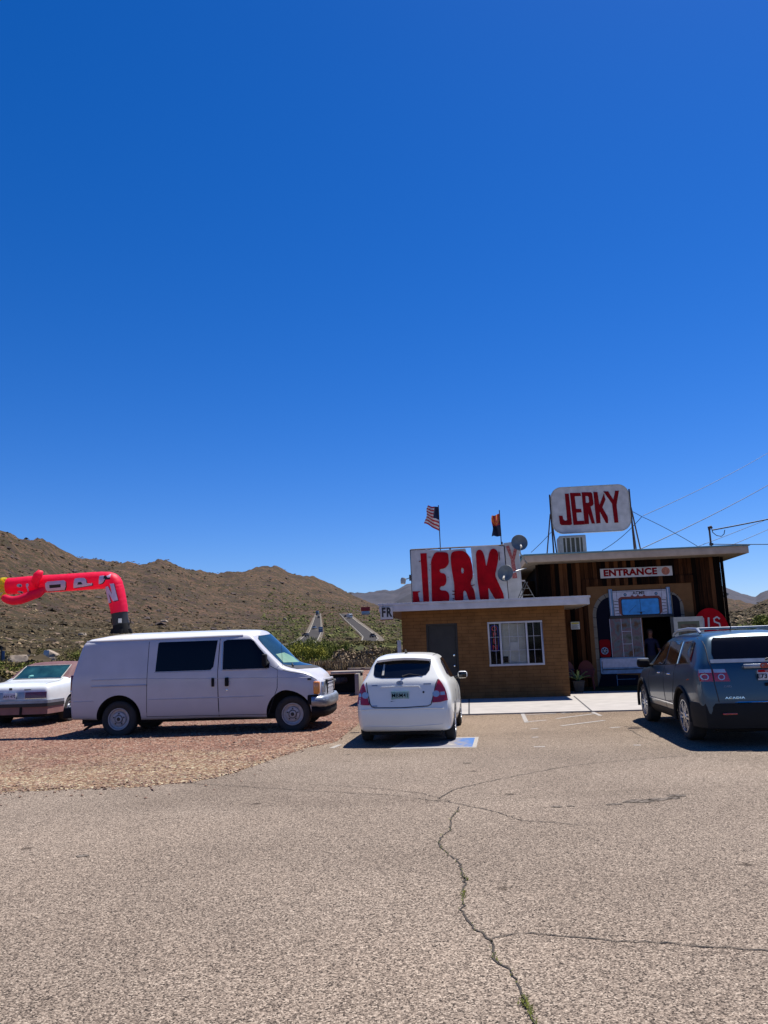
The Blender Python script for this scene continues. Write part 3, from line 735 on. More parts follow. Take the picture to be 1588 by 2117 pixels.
# concrete walk in front, with saw cuts and expansion joints
sw = MB().add([(-4.75, -4.97, .03), (14, -4.85, .03), (14, 3.6, .03), (-4.75, 3.6, .03), (-4.75, -4.97, -.02), (14, -4.85, -.02)], [(0, 1, 2, 3), (4, 5, 1, 0)])
o = sw.build('sidewalk', 'concrete'); o.location = BO; o.rotation_euler = (0, 0, BR); tag(o, kind='structure')
j = MB()
for a, b in (((.09, .0), (-.17, -4.97)), ((-2.88, 0), (-2.87, -4.98)), ((3.2, 3.), (2.9, -4.9)), ((-.17, -.6), (14, -.4))):
    if b[0] > 10: continue
    dx, dy = b[0]-a[0], b[1]-a[1]; L_ = math.hypot(dx, dy); nx, ny = -dy/L_*.018, dx/L_*.018
    j.add([(a[0]-nx, a[1]-ny, .034), (a[0]+nx, a[1]+ny, .034), (b[0]+nx, b[1]+ny, .034), (b[0]-nx, b[1]-ny, .034)], [(0, 1, 2, 3)])
o = j.build('sidewalk_joints', 'seam'); o.location = BO; o.rotation_euler = (0, 0, BR); tag(o, kind='structure')
# ---- block annex
an = bthing('block_annex', 'low tan painted block building with grey door, barred window and pale fascia', 'building', (0, 0, 0))
T = .2
mb = MB()
# front wall around the door and the window
def wallrects(mb, x0, x1, z0, z1, holes, y0, y1):
    xs = sorted({x0, x1}|{h[0] for h in holes}|{h[1] for h in holes}); zs = sorted({z0, z1}|{h[2] for h in holes}|{h[3] for h in holes})
    me = curve_mesh([[(x0, z0), (x1, z0), (x1, z1), (x0, z1)]]+[[(h[0], h[2]), (h[1], h[2]), (h[1], h[3]), (h[0], h[3])] for h in holes], extrude=abs(y1-y0))
    ym = (y0+y1)/2; mb.add([(v.co.x, ym-v.co.z, v.co.y) for v in me.vertices], [tuple(p.vertices) for p in me.polygons]); bpy.data.meshes.remove(me)
wallrects(mb, -4.75, 0, 0, 2.62, [(-4.04, -3.12, .03, 2.21), (-2.22, -.68, .95, 2.19)], 0, T)
mb.box2((-4.75, T, 0), (-4.75+T, 6.5, 2.62)).box2((-T, T, 0), (0, 2.998, 2.62))
mb.box2((-4.55, 6.3, 0), (-.45, 6.5, 2.62))
mb.build('wall', 'block_wall', an)
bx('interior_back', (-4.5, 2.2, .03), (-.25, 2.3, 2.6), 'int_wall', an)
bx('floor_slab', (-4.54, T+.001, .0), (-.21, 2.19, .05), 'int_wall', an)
rf = MB()
rf.box2((-5.32, -.6, 2.74), (.62, 6.9, 2.80)); ro = rf.build('roof', 'roof_felt', an)
f = MB(); f.box2((-5.34, -.63, 2.585), (.64, -.60, 2.815)); f.box2((-5.37, -.655, 2.765), (.67, -.632, 2.825)); f.build('fascia', 'fascia_white', an, bevel=.004)
bx('side_fascia', (-5.34, -.598, 2.585), (-5.32, 6.9, 2.815), 'fascia_white', an, 0); bx('side_fascia', (.62, -.598, 2.585), (.64, 2.39, 2.815), 'fascia_white', an, 0)
sf = MB(); sf.box2((-5.31, -.598, 2.60), (.61, 6.8, 2.64)); sf.build('soffit', 'wood_old', an)
# door
d = MB(); d.box2((-3.98, .05, .05), (-3.18, .10, 2.15)); dr = d.build('door', 'grey_door', an, bevel=.004)
fr = MB(); fr.box2((-4.04, .02, .03), (-3.985, .16, 2.21)); fr.box2((-3.175, .02, .03), (-3.12, .16, 2.21)); fr.box2((-3.983, .02, 2.155), (-3.177, .16, 2.21)); fr.build('door_frame', 'grey_door', an, bevel=.003)
MB().lathe([(.001, -.09), (.022, -.085), (.028, -.06), (.018, -.045), (.014, 0)], 14, (-3.25, .05, .98)).build('door_knob', 'chrome', dr, smooth=40)
MB().lathe([(.001, -.022), (.026, -.02), (.028, 0)], 14, (-3.25, .05, 1.28)).build('deadbolt', 'chrome', dr, smooth=40)
# window, three lights with bars
M['pane'] = mat('window_pane', (.01, .012, .015), .05); _p = M['pane'].node_tree.nodes['Principled BSDF']; _p.inputs['Alpha'].default_value = .14
wn = bx('window_glass', (-2.19, .085, .98), (-.71, .092, 2.16), 'pane', an, 0)
fr = MB()
for a, b in (((-2.24, -.012, 2.15), (-.66, .08, 2.20)), ((-2.24, -.012, .93), (-.66, .08, .985)), ((-2.24, -.012, .985), (-2.19, .08, 2.15)), ((-.71, -.012, .985), (-.66, .08, 2.15))): fr.box2(a, b)
fr.build('window_frame', 'fascia_white', an, bevel=.005)
for x in (-1.875, -1.12): bx('mullion', (x-.027, .0, .987), (x+.027, .083, 2.148), 'fascia_white', an)
g = MB()
for x in (-2.03, -1.62, -1.37, -.92): g.box2((x-.0045, .06, .987), (x+.0045, .075, 2.148))
for x0, x1 in ((-2.188, -1.905), (-1.846, -1.15), (-1.09, -.712)):
    for z in (1.37, 1.76): g.box2((x0, .061, z-.0045), (x1, .074, z+.0045))
g.build('window_grille', 'truck_white', an)
b = MB()
for i in range(34):
    z = 1.0+i*.034; b.box((-1.497, .125, z), (.68, .034, .004), Matrix.Rotation(R(68), 3, 'X'))
b.build('blind', mat('pale_blind', (.62, .60, .52), .8), an)
MB().box2((-1.60, .096, 1.38), (-1.38, .10, 1.60)).build('window_notice', 'paper', an)
MB().box2((-1.83, .096, 1.02), (-1.68, .10, 1.20)).build('window_sticker', 'black_plastic', an)
# light post of the drain by the left corner
dp = bthing('white_post', 'short white wooden post at the left corner of the block annex', 'post', (-4.84, -.06, 0))
bx('post', (-.055, -.05, 0), (.055, .05, 1.74), 'white_sign', dp, .006); bx('post_cap', (-.065, -.06, 1.742), (.065, .06, 1.765), 'white_sign', dp, .004)
# neon OPEN
ne = bthing('neon_sign', 'tall narrow blue neon sign reading OPEN downwards inside the left window pane', 'neon sign', (-2.045, .16, 1.34))
bx('backing', (-.12, .0, 0), (.12, .02, .78), 'navy', ne, .01)
rr = rrect(-.105, .02, .105, .76, .07, 4); tb('border_tube', [(a, -.012, b_) for a, b_ in rr+[rr[0]]], .010, 'neon_off', ne, 6)
for i, ch in enumerate('OPEN'):
    shape('letter', None, -.02, .012, 'neon_red', ne, text=ch, size=.20, tr=lambda a, b_, i=i: (a, b_+.66-i*.18), label=None)
# FR sign
s = bthing('fascia_sign', 'small white sign with black letters FR hung from the left end of the pale fascia', 'sign', (-5.12, -.67, 2.37))
shape('board', [rrect(-.18, 0, .18, .36)], 0, .02, 'white_sign', s)
shape('lettering', None, -.004, .003, 'black_paint', s, text='FR', size=.31, offset=.014, spacing=1.18, tr=lambda a, b_: (a*.80, b_*1.15+.19))
bx('trim_strip', (-.18, -.004, -.02), (.18, .02, -.002), 'dark_red', s)
tb('hook', [(-.1, .01, .34), (-.1, .015, .43)], .006, 'black_trim', s)
# ---- old wooden store
st = bthing('wooden_store', 'old brown wooden board store with beige roof edge and painted tan entrance panel', 'building', (0, 3.0, 0))
H_ = 4.12
mb = MB()
wallrects(mb, -.39, 5.42, 0, H_, [(2.80, 3.80, .04, 2.26)], 0, .15)
mb.build('front_wall', 'wood_wall', st)
mb = MB(); mb.box2((-.39, .152, 0), (-.25, 6.2, H_)).box2((5.28, .152, 0), (5.42, 6.2, H_)).box2((-.248, 6.05, 0), (5.278, 6.2, H_)); mb.build('side_wall', 'wood_wall', st)
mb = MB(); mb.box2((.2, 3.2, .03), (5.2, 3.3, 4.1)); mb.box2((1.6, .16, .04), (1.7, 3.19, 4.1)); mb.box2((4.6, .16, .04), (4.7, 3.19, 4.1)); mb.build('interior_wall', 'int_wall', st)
bx('doorstep', (2.81, -.02, .032), (3.79, .14, .06), 'wood_old', st)
# counter and goods seen dimly through the door
MB().box2((-.82, -.6, 4.16), (6.10, 6.2, 4.36)).build('roof', 'roof_felt', st)
f = MB(); f.box2((-.85, -.66, 4.14), (6.13, -.602, 4.36)); f.box2((-.87, -.60, 4.14), (-.822, 6.3, 4.36)); f.box2((6.102, -.60, 4.14), (6.15, 6.3, 4.36)); f.build('roof_fascia', 'fascia_beige', st, bevel=.004)
f = MB(); f.box2((-.90, -.70, 4.362), (6.18, -.60, 4.405)); f.box2((-.90, -.598, 4.362), (-.80, 6.3, 4.405)); f.box2((6.08, -.598, 4.362), (6.18, 6.3, 4.405)); f.build('roof_flashing', 'roof_edge', st, bevel=.003)
MB().box2((-.82, -.6, 4.125), (6.10, 6.2, 4.158)).build('soffit', 'wood_old', st)
# darker rear wing to the left, under the dishes
rw = MB(); rw.box2((-1.75, 1.8, 2.8), (-.392, 6.1, 3.72)); rw.build('rear_wing', 'wood_wall', st)
for x in (-.44, 5.47): MB().box((x, -.02, 2.05), (.08, .08, 4.1)).build('corner_board', 'wood_wall', st, bevel=.003)
# entrance panel with the doorway notched out
shape('entrance_panel', [[(1.12, .03), (2.80, .03), (2.80, 2.26), (3.80, 2.26), (3.80, .03), (4.45, .03), (4.45, 3.31), (1.12, 3.31)]], -.04, .036, 'tan_plaster', st)
f = MB(); f.box2((1.00, -.07, 3.315), (4.58, -.002, 3.56)); f.box2((4.455, -.07, .03), (4.60, -.002, 3.313)); f.box2((.98, -.07, .03), (1.115, -.002, 3.313)); f.build('panel_frame', 'wood_wall', st, bevel=.006)
def arch(x0, x1, zt, left):
    """quarter arch outline"""
    pts = []
    r = x1-x0
    for i in range(13):
        a = R(90*i/12)
        pts.append((x1-r*math.cos(a), zt-r*1.25+r*1.25*math.sin(a)) if left else (x0+r*math.cos(a), zt-r*1.25+r*1.25*math.sin(a)))
    base = [(x1, .04), (x0, .04)] if left else [(x0, .04), (x1, .04)]
    return pts+base
shape('painted_arch', [arch(1.25, 1.86, 3.08, True)], -.044, .003, 'stone_paint', st, label='grey painted stone arch left of the doorway')
shape('painted_arch', [[p for p in arch(3.68, 4.14, 3.06, False)]], -.044, .003, 'stone_paint', st, label='grey painted stone arch right of the doorway')
shape('arch_opening', [arch(1.36, 1.86, 2.95, True)], -.048, .003, 'navy', st)
shape('arch_opening', [arch(3.80, 4.03, 2.95, False)][:1], -.048, .003, 'navy', st)
jm = MB()
for z in (.6, .95, 1.3, 1.65, 2.0, 2.3): jm.box((1.305, -.0465, z), (.11, .004, .014)); jm.box((4.085, -.0465, z), (.11, .004, .014))
for a in (25, 50, 72):
    for sx, cx in ((-1, 1.86), (1, 3.68)):
        ra = .555 if sx < 0 else .405
        jm.box((cx+sx*ra*math.cos(R(a)), -.0465, 3.02-ra*1.25*(1-math.sin(R(a)))), (.13, .004, .014), Matrix.Rotation(-sx*R(a)*.9, 3, 'Y'))
jm.build('arch_joints', 'navy', st)
# painted truck cab
tk = bthing('truck_cab_board', 'painted wooden lorry cab front with ACME above a blue windscreen, over the doorway', 'painted board', (1.80, 2.94, 2.34))
W2 = 1.96
shape('board', [rrect(.10, 0, W2-.10, .80)], 0, .018, 'truck_white', tk)
for x in (0.0, W2-.13):
    p = shape('exhaust_stack', [rrect(x, 0, x+.13, .86, .02)], -.012, .03, 'truck_steel', tk); 
    MB().box2((x+.035, -.016, .01), (x+.065, -.013, .84)).build('highlight_stripe', 'truck_white', p)
    MB().box2((x+.122, -.017, .0), (x+.132, -.0135, .86)).box2((x-.002, -.017, .0), (x+.008, -.0135, .86)).build('outline', 'black_paint', p)
shape('windscreen_surround', [rrect(.30, 0, W2-.30, .60, .12)+[]], -.006, .005, 'truck_red', tk)
shape('windscreen_outline', [rrect(.37, 0, W2-.37, .535, .06)], -.0095, .003, 'black_paint', tk)
shape('windscreen', [rrect(.40, .015, W2-.40, .51, .05)], -.0135, .003, 'truck_blue', tk)
l = MB(); l.box2((W2/2-.006, -.017, .02), (W2/2+.006, -.0140, .54)); l.box((.72, -.0155, .20), (.32, .003, .008), Matrix.Rotation(-R(42), 3, 'Y')); l.box((W2/2, -.0155, .09), (.26, .003, .012)); l.box((W2/2, -.0155, .06), (.07, .003, .07), Matrix.Rotation(R(45), 3, 'Y')); l.build('wiper_lines', 'black_paint', tk)
shape('lettering', None, -.004, .003, 'black_paint', tk, text='ACME', size=.135, offset=.004, spacing=1.1, tr=lambda a, b_: (a+W2/2-.02, b_+.705))
for x in (.53, W2-.45):
    h = shape('horn', [circ(x, .665, .05)], -.005, .004, 'black_paint', tk); shape('horn_face', [circ(x, .665, .036)], -.009, .003, 'truck_steel', h)
for x in (.75, .93, 1.13): shape('cab_lamp', [[(x-.05, .60), (x+.05, .60), (x+.03, .63), (x, .645), (x-.03, .63)]], -.005, .004, 'truck_red', tk)
l = MB()
for x in (.15, W2-.30):
    for z in (.06, .16, .26, .36, .46): l.box((x+.075, -.0035, z), (.13, .003, .018), Matrix.Rotation(.12*(1 if z > .2 else -1), 3, 'Y'))
    l.box2((x-.008, -.005, 0), (x+.002, -.002, .52)); l.box2((x+.148, -.005, 0), (x+.158, -.002, .54))
for x in (.26, W2-.28): l.box2((x-.005, -.0085, .5), (x+.005, -.0055, .90))
l.box2((.13, -.005, .795), (W2-.13, -.002, .812)); l.box2((.13, -.005, .755), (W2-.13, -.002, .765)); l.build('cab_outlines', 'black_paint', tk)
bx('rail', (-.02, -.03, -.09), (W2+.04, .03, -.004), 'black_paint', tk)
# lower half of the painted lorry
lp = bthing('patchwork_panel', 'tall board painted in pink, green and grey patches left of the dark doorway', 'painted board', (1.76, 2.925, 1.02))
shape('board', [rrect(0, 0, 1.0, 1.22)], 0, .02, 'patchwork', lp)
l = MB(); 
for x in (.0, .36, .66, .985): l.box2((x, -.004, .0), (x+.014, -.001, 1.22))
for z in (.40, .80): l.box2((.37, -.0045, z), (.66, -.0015, z+.014))
l.build('white_lines', 'truck_white', lp)
bl = bthing('painted_bumper', 'long blue and white painted lorry bumper board beside the doorway', 'painted board', (1.36, 2.90, .50))
shape('board', [rrect(0, 0, 1.42, .51, .05)], 0, .02, 'truck_steel', bl); shape('chrome_band', [rrect(.04, .20, 1.38, .47, .05)], -.004, .003, 'truck_white', bl)
MB().box2((.06, -.005, .12), (1.38, -.001, .15)).box2((.05, -.005, .06), (.07, -.001, .4)).build('black_lines', 'black_paint', bl)
lw = bthing('painted_chassis', 'dark navy painted lorry underside board under the bumper board', 'painted board', (1.22, 2.91, .035))
shape('board', [[(0, 0), (1.28, 0), (1.30, .40), (.16, .46)]], 0, .02, 'navy', lw); MB().box2((.62, -.006, .02), (.635, -.002, .42)).box2((.62, -.006, .28), (1.2, -.002, .29)).build('line', 'truck_steel', lw)
fd = bthing('painted_headlamp', 'dark red painted lorry wing with a round grey headlamp left of the patchwork board', 'painted board', (1.39, 2.94, 1.03))
shape('board', [rrect(0, 0, .34, .56, .08)], 0, .015, 'dark_red', fd); shape('lamp_ring', [circ(.15, .20, .115)], -.004, .003, 'truck_steel', fd); shape('lamp_face', [circ(.15, .20, .085)], -.008, .003, 'navy', fd)
l = MB()
for q in range(3): l.box((.15, -.0095, .20), (.18, .002, .014), Matrix.Rotation(q*R(60), 3, 'Y'))
l.build('lamp_spokes', 'truck_white', fd)
# ENTRANCE sign
s = bthing('entrance_sign', 'long white board lettered ENTRANCE in red with a round red mark, above the doorway', 'sign', (1.60, 2.94, 3.57))
shape('board', [rrect(0, 0, 2.29, .31)], 0, .02, 'white_sign', s)
shape('lettering', None, -.004, .003, 'dark_red', s, text='ENTRANCE', size=.29, offset=.014, spacing=1.06, tr=lambda a, b_: (a*1.10+.95, b_*1.0+.155))
sr = MB(); 
for i, x in enumerate((.10, .33, .58, .80)): sr.box2((x, -.0035, .045), (x+.16, -.0005, .065))
shape('round_mark', [circ(2.08, .155, .13)], -.004, .003, mat('faded_red', (.34, .12, .08), .8, var=.35, scale=18), s)
# ---- things in the recess and by the door
s = bthing('notice_sign', 'small white notice with yellow heading and black print on the dark recess wall', 'sign', (.66, 2.88, 1.95))
bx('board', (-.14, 0, 0), (.14, .012, .24), 'paper', s, .002); bx('heading', (-.12, -.004, .17), (.12, -.001, .22), mat('yellow_print', (.55, .45, .04), .7), s, 0)
l = MB(); [l.box2((-.11, -.004, z), (.11-.04*(i % 2), -.001, z+.014)) for i, z in enumerate((.03, .065, .10, .135))]; l.build('print', 'black_paint', s); 
pl = bthing('potted_agave', 'spiky green agave in a dark square planter beside the block annex', 'plant', (.44, 1.55, .03))
p_ = MB().box((0, 0, .165), (.30, .30, .33)); 
for i in (0, 1, 2, 3, 5, 6, 7, 4): pass
p_ = MB(); p_.add([(x*.12, y*.12, 0) for x, y in ((-1, -1), (1, -1), (1, 1), (-1, 1))]+[(x*.17, y*.17, .32) for x, y in ((-1, -1), (1, -1), (1, 1), (-1, 1))]+[(x*.145, y*.145, .28) for x, y in ((-1, -1), (1, -1), (1, 1), (-1, 1))], [(3, 2, 1, 0), (0, 1, 5, 4), (1, 2, 6, 5), (2, 3, 7, 6), (3, 0, 4, 7), (8, 9, 10, 11), (4, 5, 9, 8), (5, 6, 10, 9), (6, 7, 11, 10), (7, 4, 8, 11)])
p_.box((0, 0, .335), (.37, .37, .03)); p_.build('pot', 'terracotta', pl, bevel=.004)
lf = MB(); rnd = random.Random(5)
for i in range(16):
    a = i*2.4; L_ = rnd.uniform(.3, .5); up = rnd.uniform(.35, 1.0); pts = []; w_ = .028
    vs = []
    for k in range(6):
        t = k/5; x = math.cos(a)*L_*t*(1-up*.35); y = math.sin(a)*L_*t*(1-up*.35); z = .34+L_*up*t*(1.25-.5*t*t)
        ww = w_*(1-t)**.7+.001; nx, ny = -math.sin(a)*ww, math.cos(a)*ww
        vs += [(x+nx, y+ny, z+.008), (x, y, z-.004), (x-nx, y-ny, z+.008)]
    lf.add(vs, [(3*k+q, 3*k+q+1, 3*k+q+4, 3*k+q+3) for k in range(5) for q in (0, 1)])
lf.build('leaves', 'leaf_green', pl)
# two red plastic chairs in the recess
def chair(label, loc, rz):
    c = bthing('plastic_chair', label, 'chair', loc, 'red chairs in the shaded recess', rz)
    MB().box((0, 0, .42), (.48, .46, .035)).build('seat', 'red_plastic', c, bevel=.015)
    bk = MB(); n = 10; vs = []
    for i in range(n+1):
        a = R(180*i/n); vs += [(.26*math.cos(a), .22+.05, .55+.38*math.sin(a)), (.26*math.cos(a), .25+.05, .55+.38*math.sin(a))]
    vs += [(-.22, .23, .43), (-.22, .26, .43), (.22, .23, .43), (.22, .26, .43)]
    fr_ = [2*i for i in range(n+1)]+[2*n+2, 2*n+4]; bk_ = [2*i+1 for i in range(n+1)]+[2*n+3, 2*n+5]
    N = len(fr_); bk.add(vs, [tuple(fr_), tuple(bk_[::-1])]+[(fr_[i], bk_[i], bk_[(i+1) % N], fr_[(i+1) % N]) for i in range(N)])
    bk.build('backrest', 'red_plastic', c)
    for sx in (-1, 1):
        for sy in (-1, 1): tb('leg', [(sx*.2, sy*.19, .42), (sx*.24, sy*.24, 0)], [.022, .016], 'red_plastic', c)
        tb('armrest', [(sx*.25, .24, .62), (sx*.27, 0, .64), (sx*.26, -.2, .62), (sx*.23, -.22, .42)], .02, 'red_plastic', c)
    return c
chair('red plastic garden chair behind the potted agave, farther back', (.35, 2.45, .03), .3)
chair('red plastic garden chair with its right arm beside the entrance panel', (.80, 2.35, .03), -.2)
# red oval sign and framed board
s = bthing('red_round_sign', 'big red oval sign with hand painted white letters leaning on the wooden wall', 'sign', (4.86, 2.78, .55))
shape('board', [circ(0, 1.16, .56, 32, .76)], 0, .03, 'red_paint', s)
def stroke(pts, w_):
    out = []; back = []
    for i, p in enumerate(pts):
        a = pts[max(0, i-1)]; b_ = pts[min(len(pts)-1, i+1)]; dx, dz = b_[0]-a[0], b_[1]-a[1]; L_ = math.hypot(dx, dz) or 1
        out.append((p[0]-dz/L_*w_/2, p[1]+dx/L_*w_/2)); back.append((p[0]+dz/L_*w_/2, p[1]-dx/L_*w_/2))
    return out+back[::-1]
shape('letter', [stroke([(-.42, 1.48), (-.43, 1.25), (-.36, 1.18), (-.27, 1.22), (-.28, 1.34), (-.34, 1.34)], .05)], -.004, .003, 'white_sign', s)
shape('letter', [stroke([(-.21, 1.62), (-.21, 1.32), (-.14, 1.25), (-.06, 1.30), (-.04, 1.62)], .055)], -.004, .003, 'white_sign', s)
shape('letter', [stroke([(.30, 1.56), (.22, 1.63), (.12, 1.58), (.13, 1.48), (.27, 1.42), (.29, 1.31), (.20, 1.23), (.10, 1.28)], .05)], -.004, .003, 'white_sign', s)
bx('support_stake', (-.04, .032, 0), (.04, .07, 1.7), 'wood_old', s)
s = bthing('framed_board', 'white framed picture board standing on an easel right of the doorway', 'board', (4.10, 2.45, .04))
shape('frame', [rrect(-.45, .9, .45, 2.17), rrect(-.33, 1.05, .33, 2.03)], 0, .04, 'unit', s)
shape('picture', [rrect(-.33, 1.05, .33, 2.03)], .012, .02, mat('faded_picture', (.10, .075, .05), .8, var=.6, scale=6), s)
shape('inner_mat', [rrect(-.33, 1.05, .33, 2.03), rrect(-.25, 1.14, .25, 1.94)], .004, .007, mat('olive_mat', (.10, .11, .07), .8), s)
tb('easel_leg', [(-.3, .03, 1.2), (-.38, -.12, 0)], .018, 'wood_old', s); tb('easel_leg', [(.3, .03, 1.2), (.38, -.12, 0)], .018, 'wood_old', s); tb('easel_leg', [(0, .05, 1.9), (0, .5, 0)], .018, 'wood_old', s)
# ---- person in the doorway
def person():
    t = bthing('person', 'person in a dark blue top standing in the dark store doorway', 'person', (3.10, 3.42, .05))
    J = {'pel': (0, 0, .95, .15), 'bel': (0, 0, 1.08, .145), 'ch': (0, .0, 1.32, .165), 'shc': (0, .0, 1.46, .11), 'nk': (0, -.01, 1.56, .058), 'jaw': (0, -.045, 1.64, .078), 'hd': (0, -.03, 1.73, .098), 'crown': (0, -.01, 1.80, .078), 'nose': (0, -.135, 1.69, .016),
         'shl': (.19, 0, 1.43, .07), 'ell': (.27, .02, 1.15, .048), 'wrl': (.24, -.16, .96, .033), 'hal': (.23, -.22, .93, .036), 'shr': (-.19, 0, 1.43, .07), 'elr': (-.26, .03, 1.15, .048), 'wrr': (-.27, -.06, .90, .033), 'har': (-.27, -.08, .83, .036),
         'hpl': (.09, 0, .88, .105), 'knl': (.11, -.02, .50, .068), 'anl': (.12, .02, .10, .048), 'tol': (.13, -.15, .04, .04), 'hpr': (-.09, 0, .88, .105), 'knr': (-.12, -.03, .50, .068), 'anr': (-.14, .03, .10, .048), 'tor': (-.17, -.13, .04, .04)}
    E_ = [('pel', 'bel'), ('bel', 'ch'), ('ch', 'shc'), ('shc', 'nk'), ('nk', 'jaw'), ('jaw', 'hd'), ('hd', 'crown'), ('hd', 'nose'), ('shc', 'shl'), ('shl', 'ell'), ('ell', 'wrl'), ('wrl', 'hal'), ('shc', 'shr'), ('shr', 'elr'), ('elr', 'wrr'), ('wrr', 'har'), ('pel', 'hpl'), ('hpl', 'knl'), ('knl', 'anl'), ('anl', 'tol'), ('pel', 'hpr'), ('hpr', 'knr'), ('knr', 'anr'), ('anr', 'tor')]
    for s_, h in (('l', 'hal'), ('r', 'har')):
        hx, hy, hz, _ = J[h]
        for k in range(4):
            J['f'+s_+str(k)] = (hx-.03+.02*k, hy-.035, hz-.03, .011); J['g'+s_+str(k)] = (hx-.033+.021*k, hy-.045, hz-.075+.006*abs(k-1.5), .009)
            E_ += [(h, 'f'+s_+str(k)), ('f'+s_+str(k), 'g'+s_+str(k))]
        sx = 1 if s_ == 'r' else -1
        J['t'+s_] = (hx+sx*.045, hy-.03, hz+.005, .012); J['u'+s_] = (hx+sx*.055, hy-.055, hz-.03, .010); E_ += [(h, 't'+s_), ('t'+s_, 'u'+s_)]
    ks = list(J); me = bpy.data.meshes.new('p'); me.from_pydata([J[k][:3] for k in ks], [(ks.index(a), ks.index(b_)) for a, b_ in E_], [])
    o = bpy.data.objects.new('p', me); col.objects.link(o)
    sk = o.modifiers.new('s', 'SKIN'); su = o.modifiers.new('u', 'SUBSURF'); su.levels = 2; su.render_levels = 2
    for i, k in enumerate(ks): me.skin_vertices[0].data[i].radius = (J[k][3], J[k][3]*(.72 if k in ('ch', 'bel', 'pel') else 1)); me.skin_vertices[0].data[i].use_root = (k == 'pel')
    bpy.context.view_layer.update(); m2 = bpy.data.meshes.new_from_object(o.evaluated_get(bpy.context.evaluated_depsgraph_get())); bpy.data.objects.remove(o)
    b_ = link('body', m2, ['skin', 'shirt', 'trousers', 'black_trim'], t, smooth=180)
    for p in m2.polygons:
        c = p.center; p.material_index = 0
        if .98 < c.z < 1.53 and not (abs(c.x) > .2 and c.z < 1.2): p.material_index = 1
        elif c.z <= .98 and abs(c.x) < .21 and c.z > .1: p.material_index = 2
        elif c.z <= .1: p.material_index = 3
    MB().lathe([(.001, 1.845), (.06, 1.83), (.096, 1.78), (.106, 1.72), (.098, 1.69)], 18, (0, .0, 0), 'z').build('hair', 'hair', t, smooth=60)
    e = MB()
    for x in (-.033, .033): e.lathe([(.001, -.006), (.012, -.004), (.012, .004), (.001, .006)], 8, (x, -.118, 1.715))
    e.build('eyes', 'black_trim', t)
person()
# =================================================================== ROOFTOP THINGS
# JERKY board on legs.  Outline read off the photo: zoom pixels -> board metres
rs_ = bthing('roof_sign', 'white rounded board lettered JERKY in dark red on steel legs above the wooden roof', 'sign', (1.76, 4.8, 4.36))
def rsx(x, z):   # zoom px -> local metres (1 photo px = 8.36 zoom px, about 1/58 m here)
    k = 1/(8.36*58.9)
    X = (x-770)*k; Z = -(z-520)*k
    return (X+Z*.035, Z-X*.047+1.85)
def P2(l): return [rsx(a, b_) for a, b_ in l]
bd = shape('board', [rrect(-1.36, 1.02, 1.36, 2.68, .37, 8)], 0, .09, 'white_sign', rs_)
shape('rim', [rrect(-1.375, 1.005, 1.375, 2.695, .385, 8), rrect(-1.345, 1.035, 1.345, 2.665, .36, 8)], -.012, .12, 'unit', rs_)
JL = {'J': [[(335, 245), (405, 243), (440, 790), (415, 808), (260, 808), (232, 785), (218, 640), (280, 640), (292, 700), (315, 728), (345, 728), (358, 710)]],
      'E': [[(425, 232), (605, 232), (618, 288), (505, 292), (520, 520), (608, 520), (614, 582), (522, 588), (530, 735), (648, 732), (655, 798), (465, 808)]],
      'R': [[(628, 222), (790, 222), (810, 250), (826, 430), (815, 455), (770, 480), (834, 782), (778, 782), (728, 600), (733, 790), (655, 795)], [(690, 290), (692, 412), (735, 412), (750, 395), (745, 310), (730, 290)]],
      'K': [[(830, 218), (900, 220), (925, 455), (1010, 245), (1032, 360), (972, 495), (1058, 665), (1060, 775), (1022, 775), (925, 570), (930, 775), (858, 782)]],
      'Y': [[(1005, 212), (1085, 208), (1168, 360), (1205, 200), (1272, 198), (1218, 450), (1235, 768), (1165, 770), (1142, 430)]]}
for k, v in JL.items(): shape('letter', [P2(q) for q in v], -.012, .011, 'dark_red', rs_, label='dark red letter '+k)
lg = MB()
tb('leg', [(-1.40, .03, 2.45), (-1.40, .03, .02)], .028, 'metal_dark', rs_); tb('leg', [(-1.40, .07, 1.7), (-1.20, .6, .02)], .024, 'metal_dark', rs_)
tb('leg', [(1.40, .03, 2.50), (1.40, .03, .02)], .03, 'metal_dark', rs_); tb('brace', [(1.42, .07, 1.85), (1.86, .95, .02)], .026, 'metal_dark', rs_)
tb('brace', [(-1.42, .07, 1.75), (-1.60, .95, .02)], .024, 'metal_dark', rs_); tb('leg', [(1.40, .06, 1.6), (1.58, .5, .02)], .024, 'metal_dark', rs_)
# evaporative cooler
ac = bthing('rooftop_cooler', 'square beige evaporative cooler with slatted side on the wooden roof', 'air cooler', (1.01, 4.5, 4.362))
MB().box((0, .42, .16), (.84, .80, .32-.0)).box((0, .42, .46), (.92, .86, .86)).build('cabinet', 'unit', ac, bevel=.03)
MB().box2((-.33, -.018, .12), (.33, -.006, .80)).build('pad', 'unit_dark', ac)
l = MB(); [l.box2((x-.022, -.035, .10), (x+.022, -.019, .82)) for x in (-.24, -.08, .08, .24)]; l.box2((-.37, -.035, .80), (.37, -.019, .84)); l.box2((-.37, -.035, .08), (.37, -.019, .12)); l.build('louvre', 'unit', ac)
bx('roof_box', (-.5, 3.2, .0), (.1, 4.0, .22), 'black_plastic', None) if False else None
t = bthing('black_roof_box', 'low black box on the left edge of the wooden roof behind the satellite dishes', 'box', (-.55, 4.0, 4.362))
bx('box', (-.32, -.3, 0), (.36, .4, .17), 'black_plastic', t, .01); bx('lid', (-.34, -.32, .172), (.38, .42, .19), 'roof_edge', t, .004)
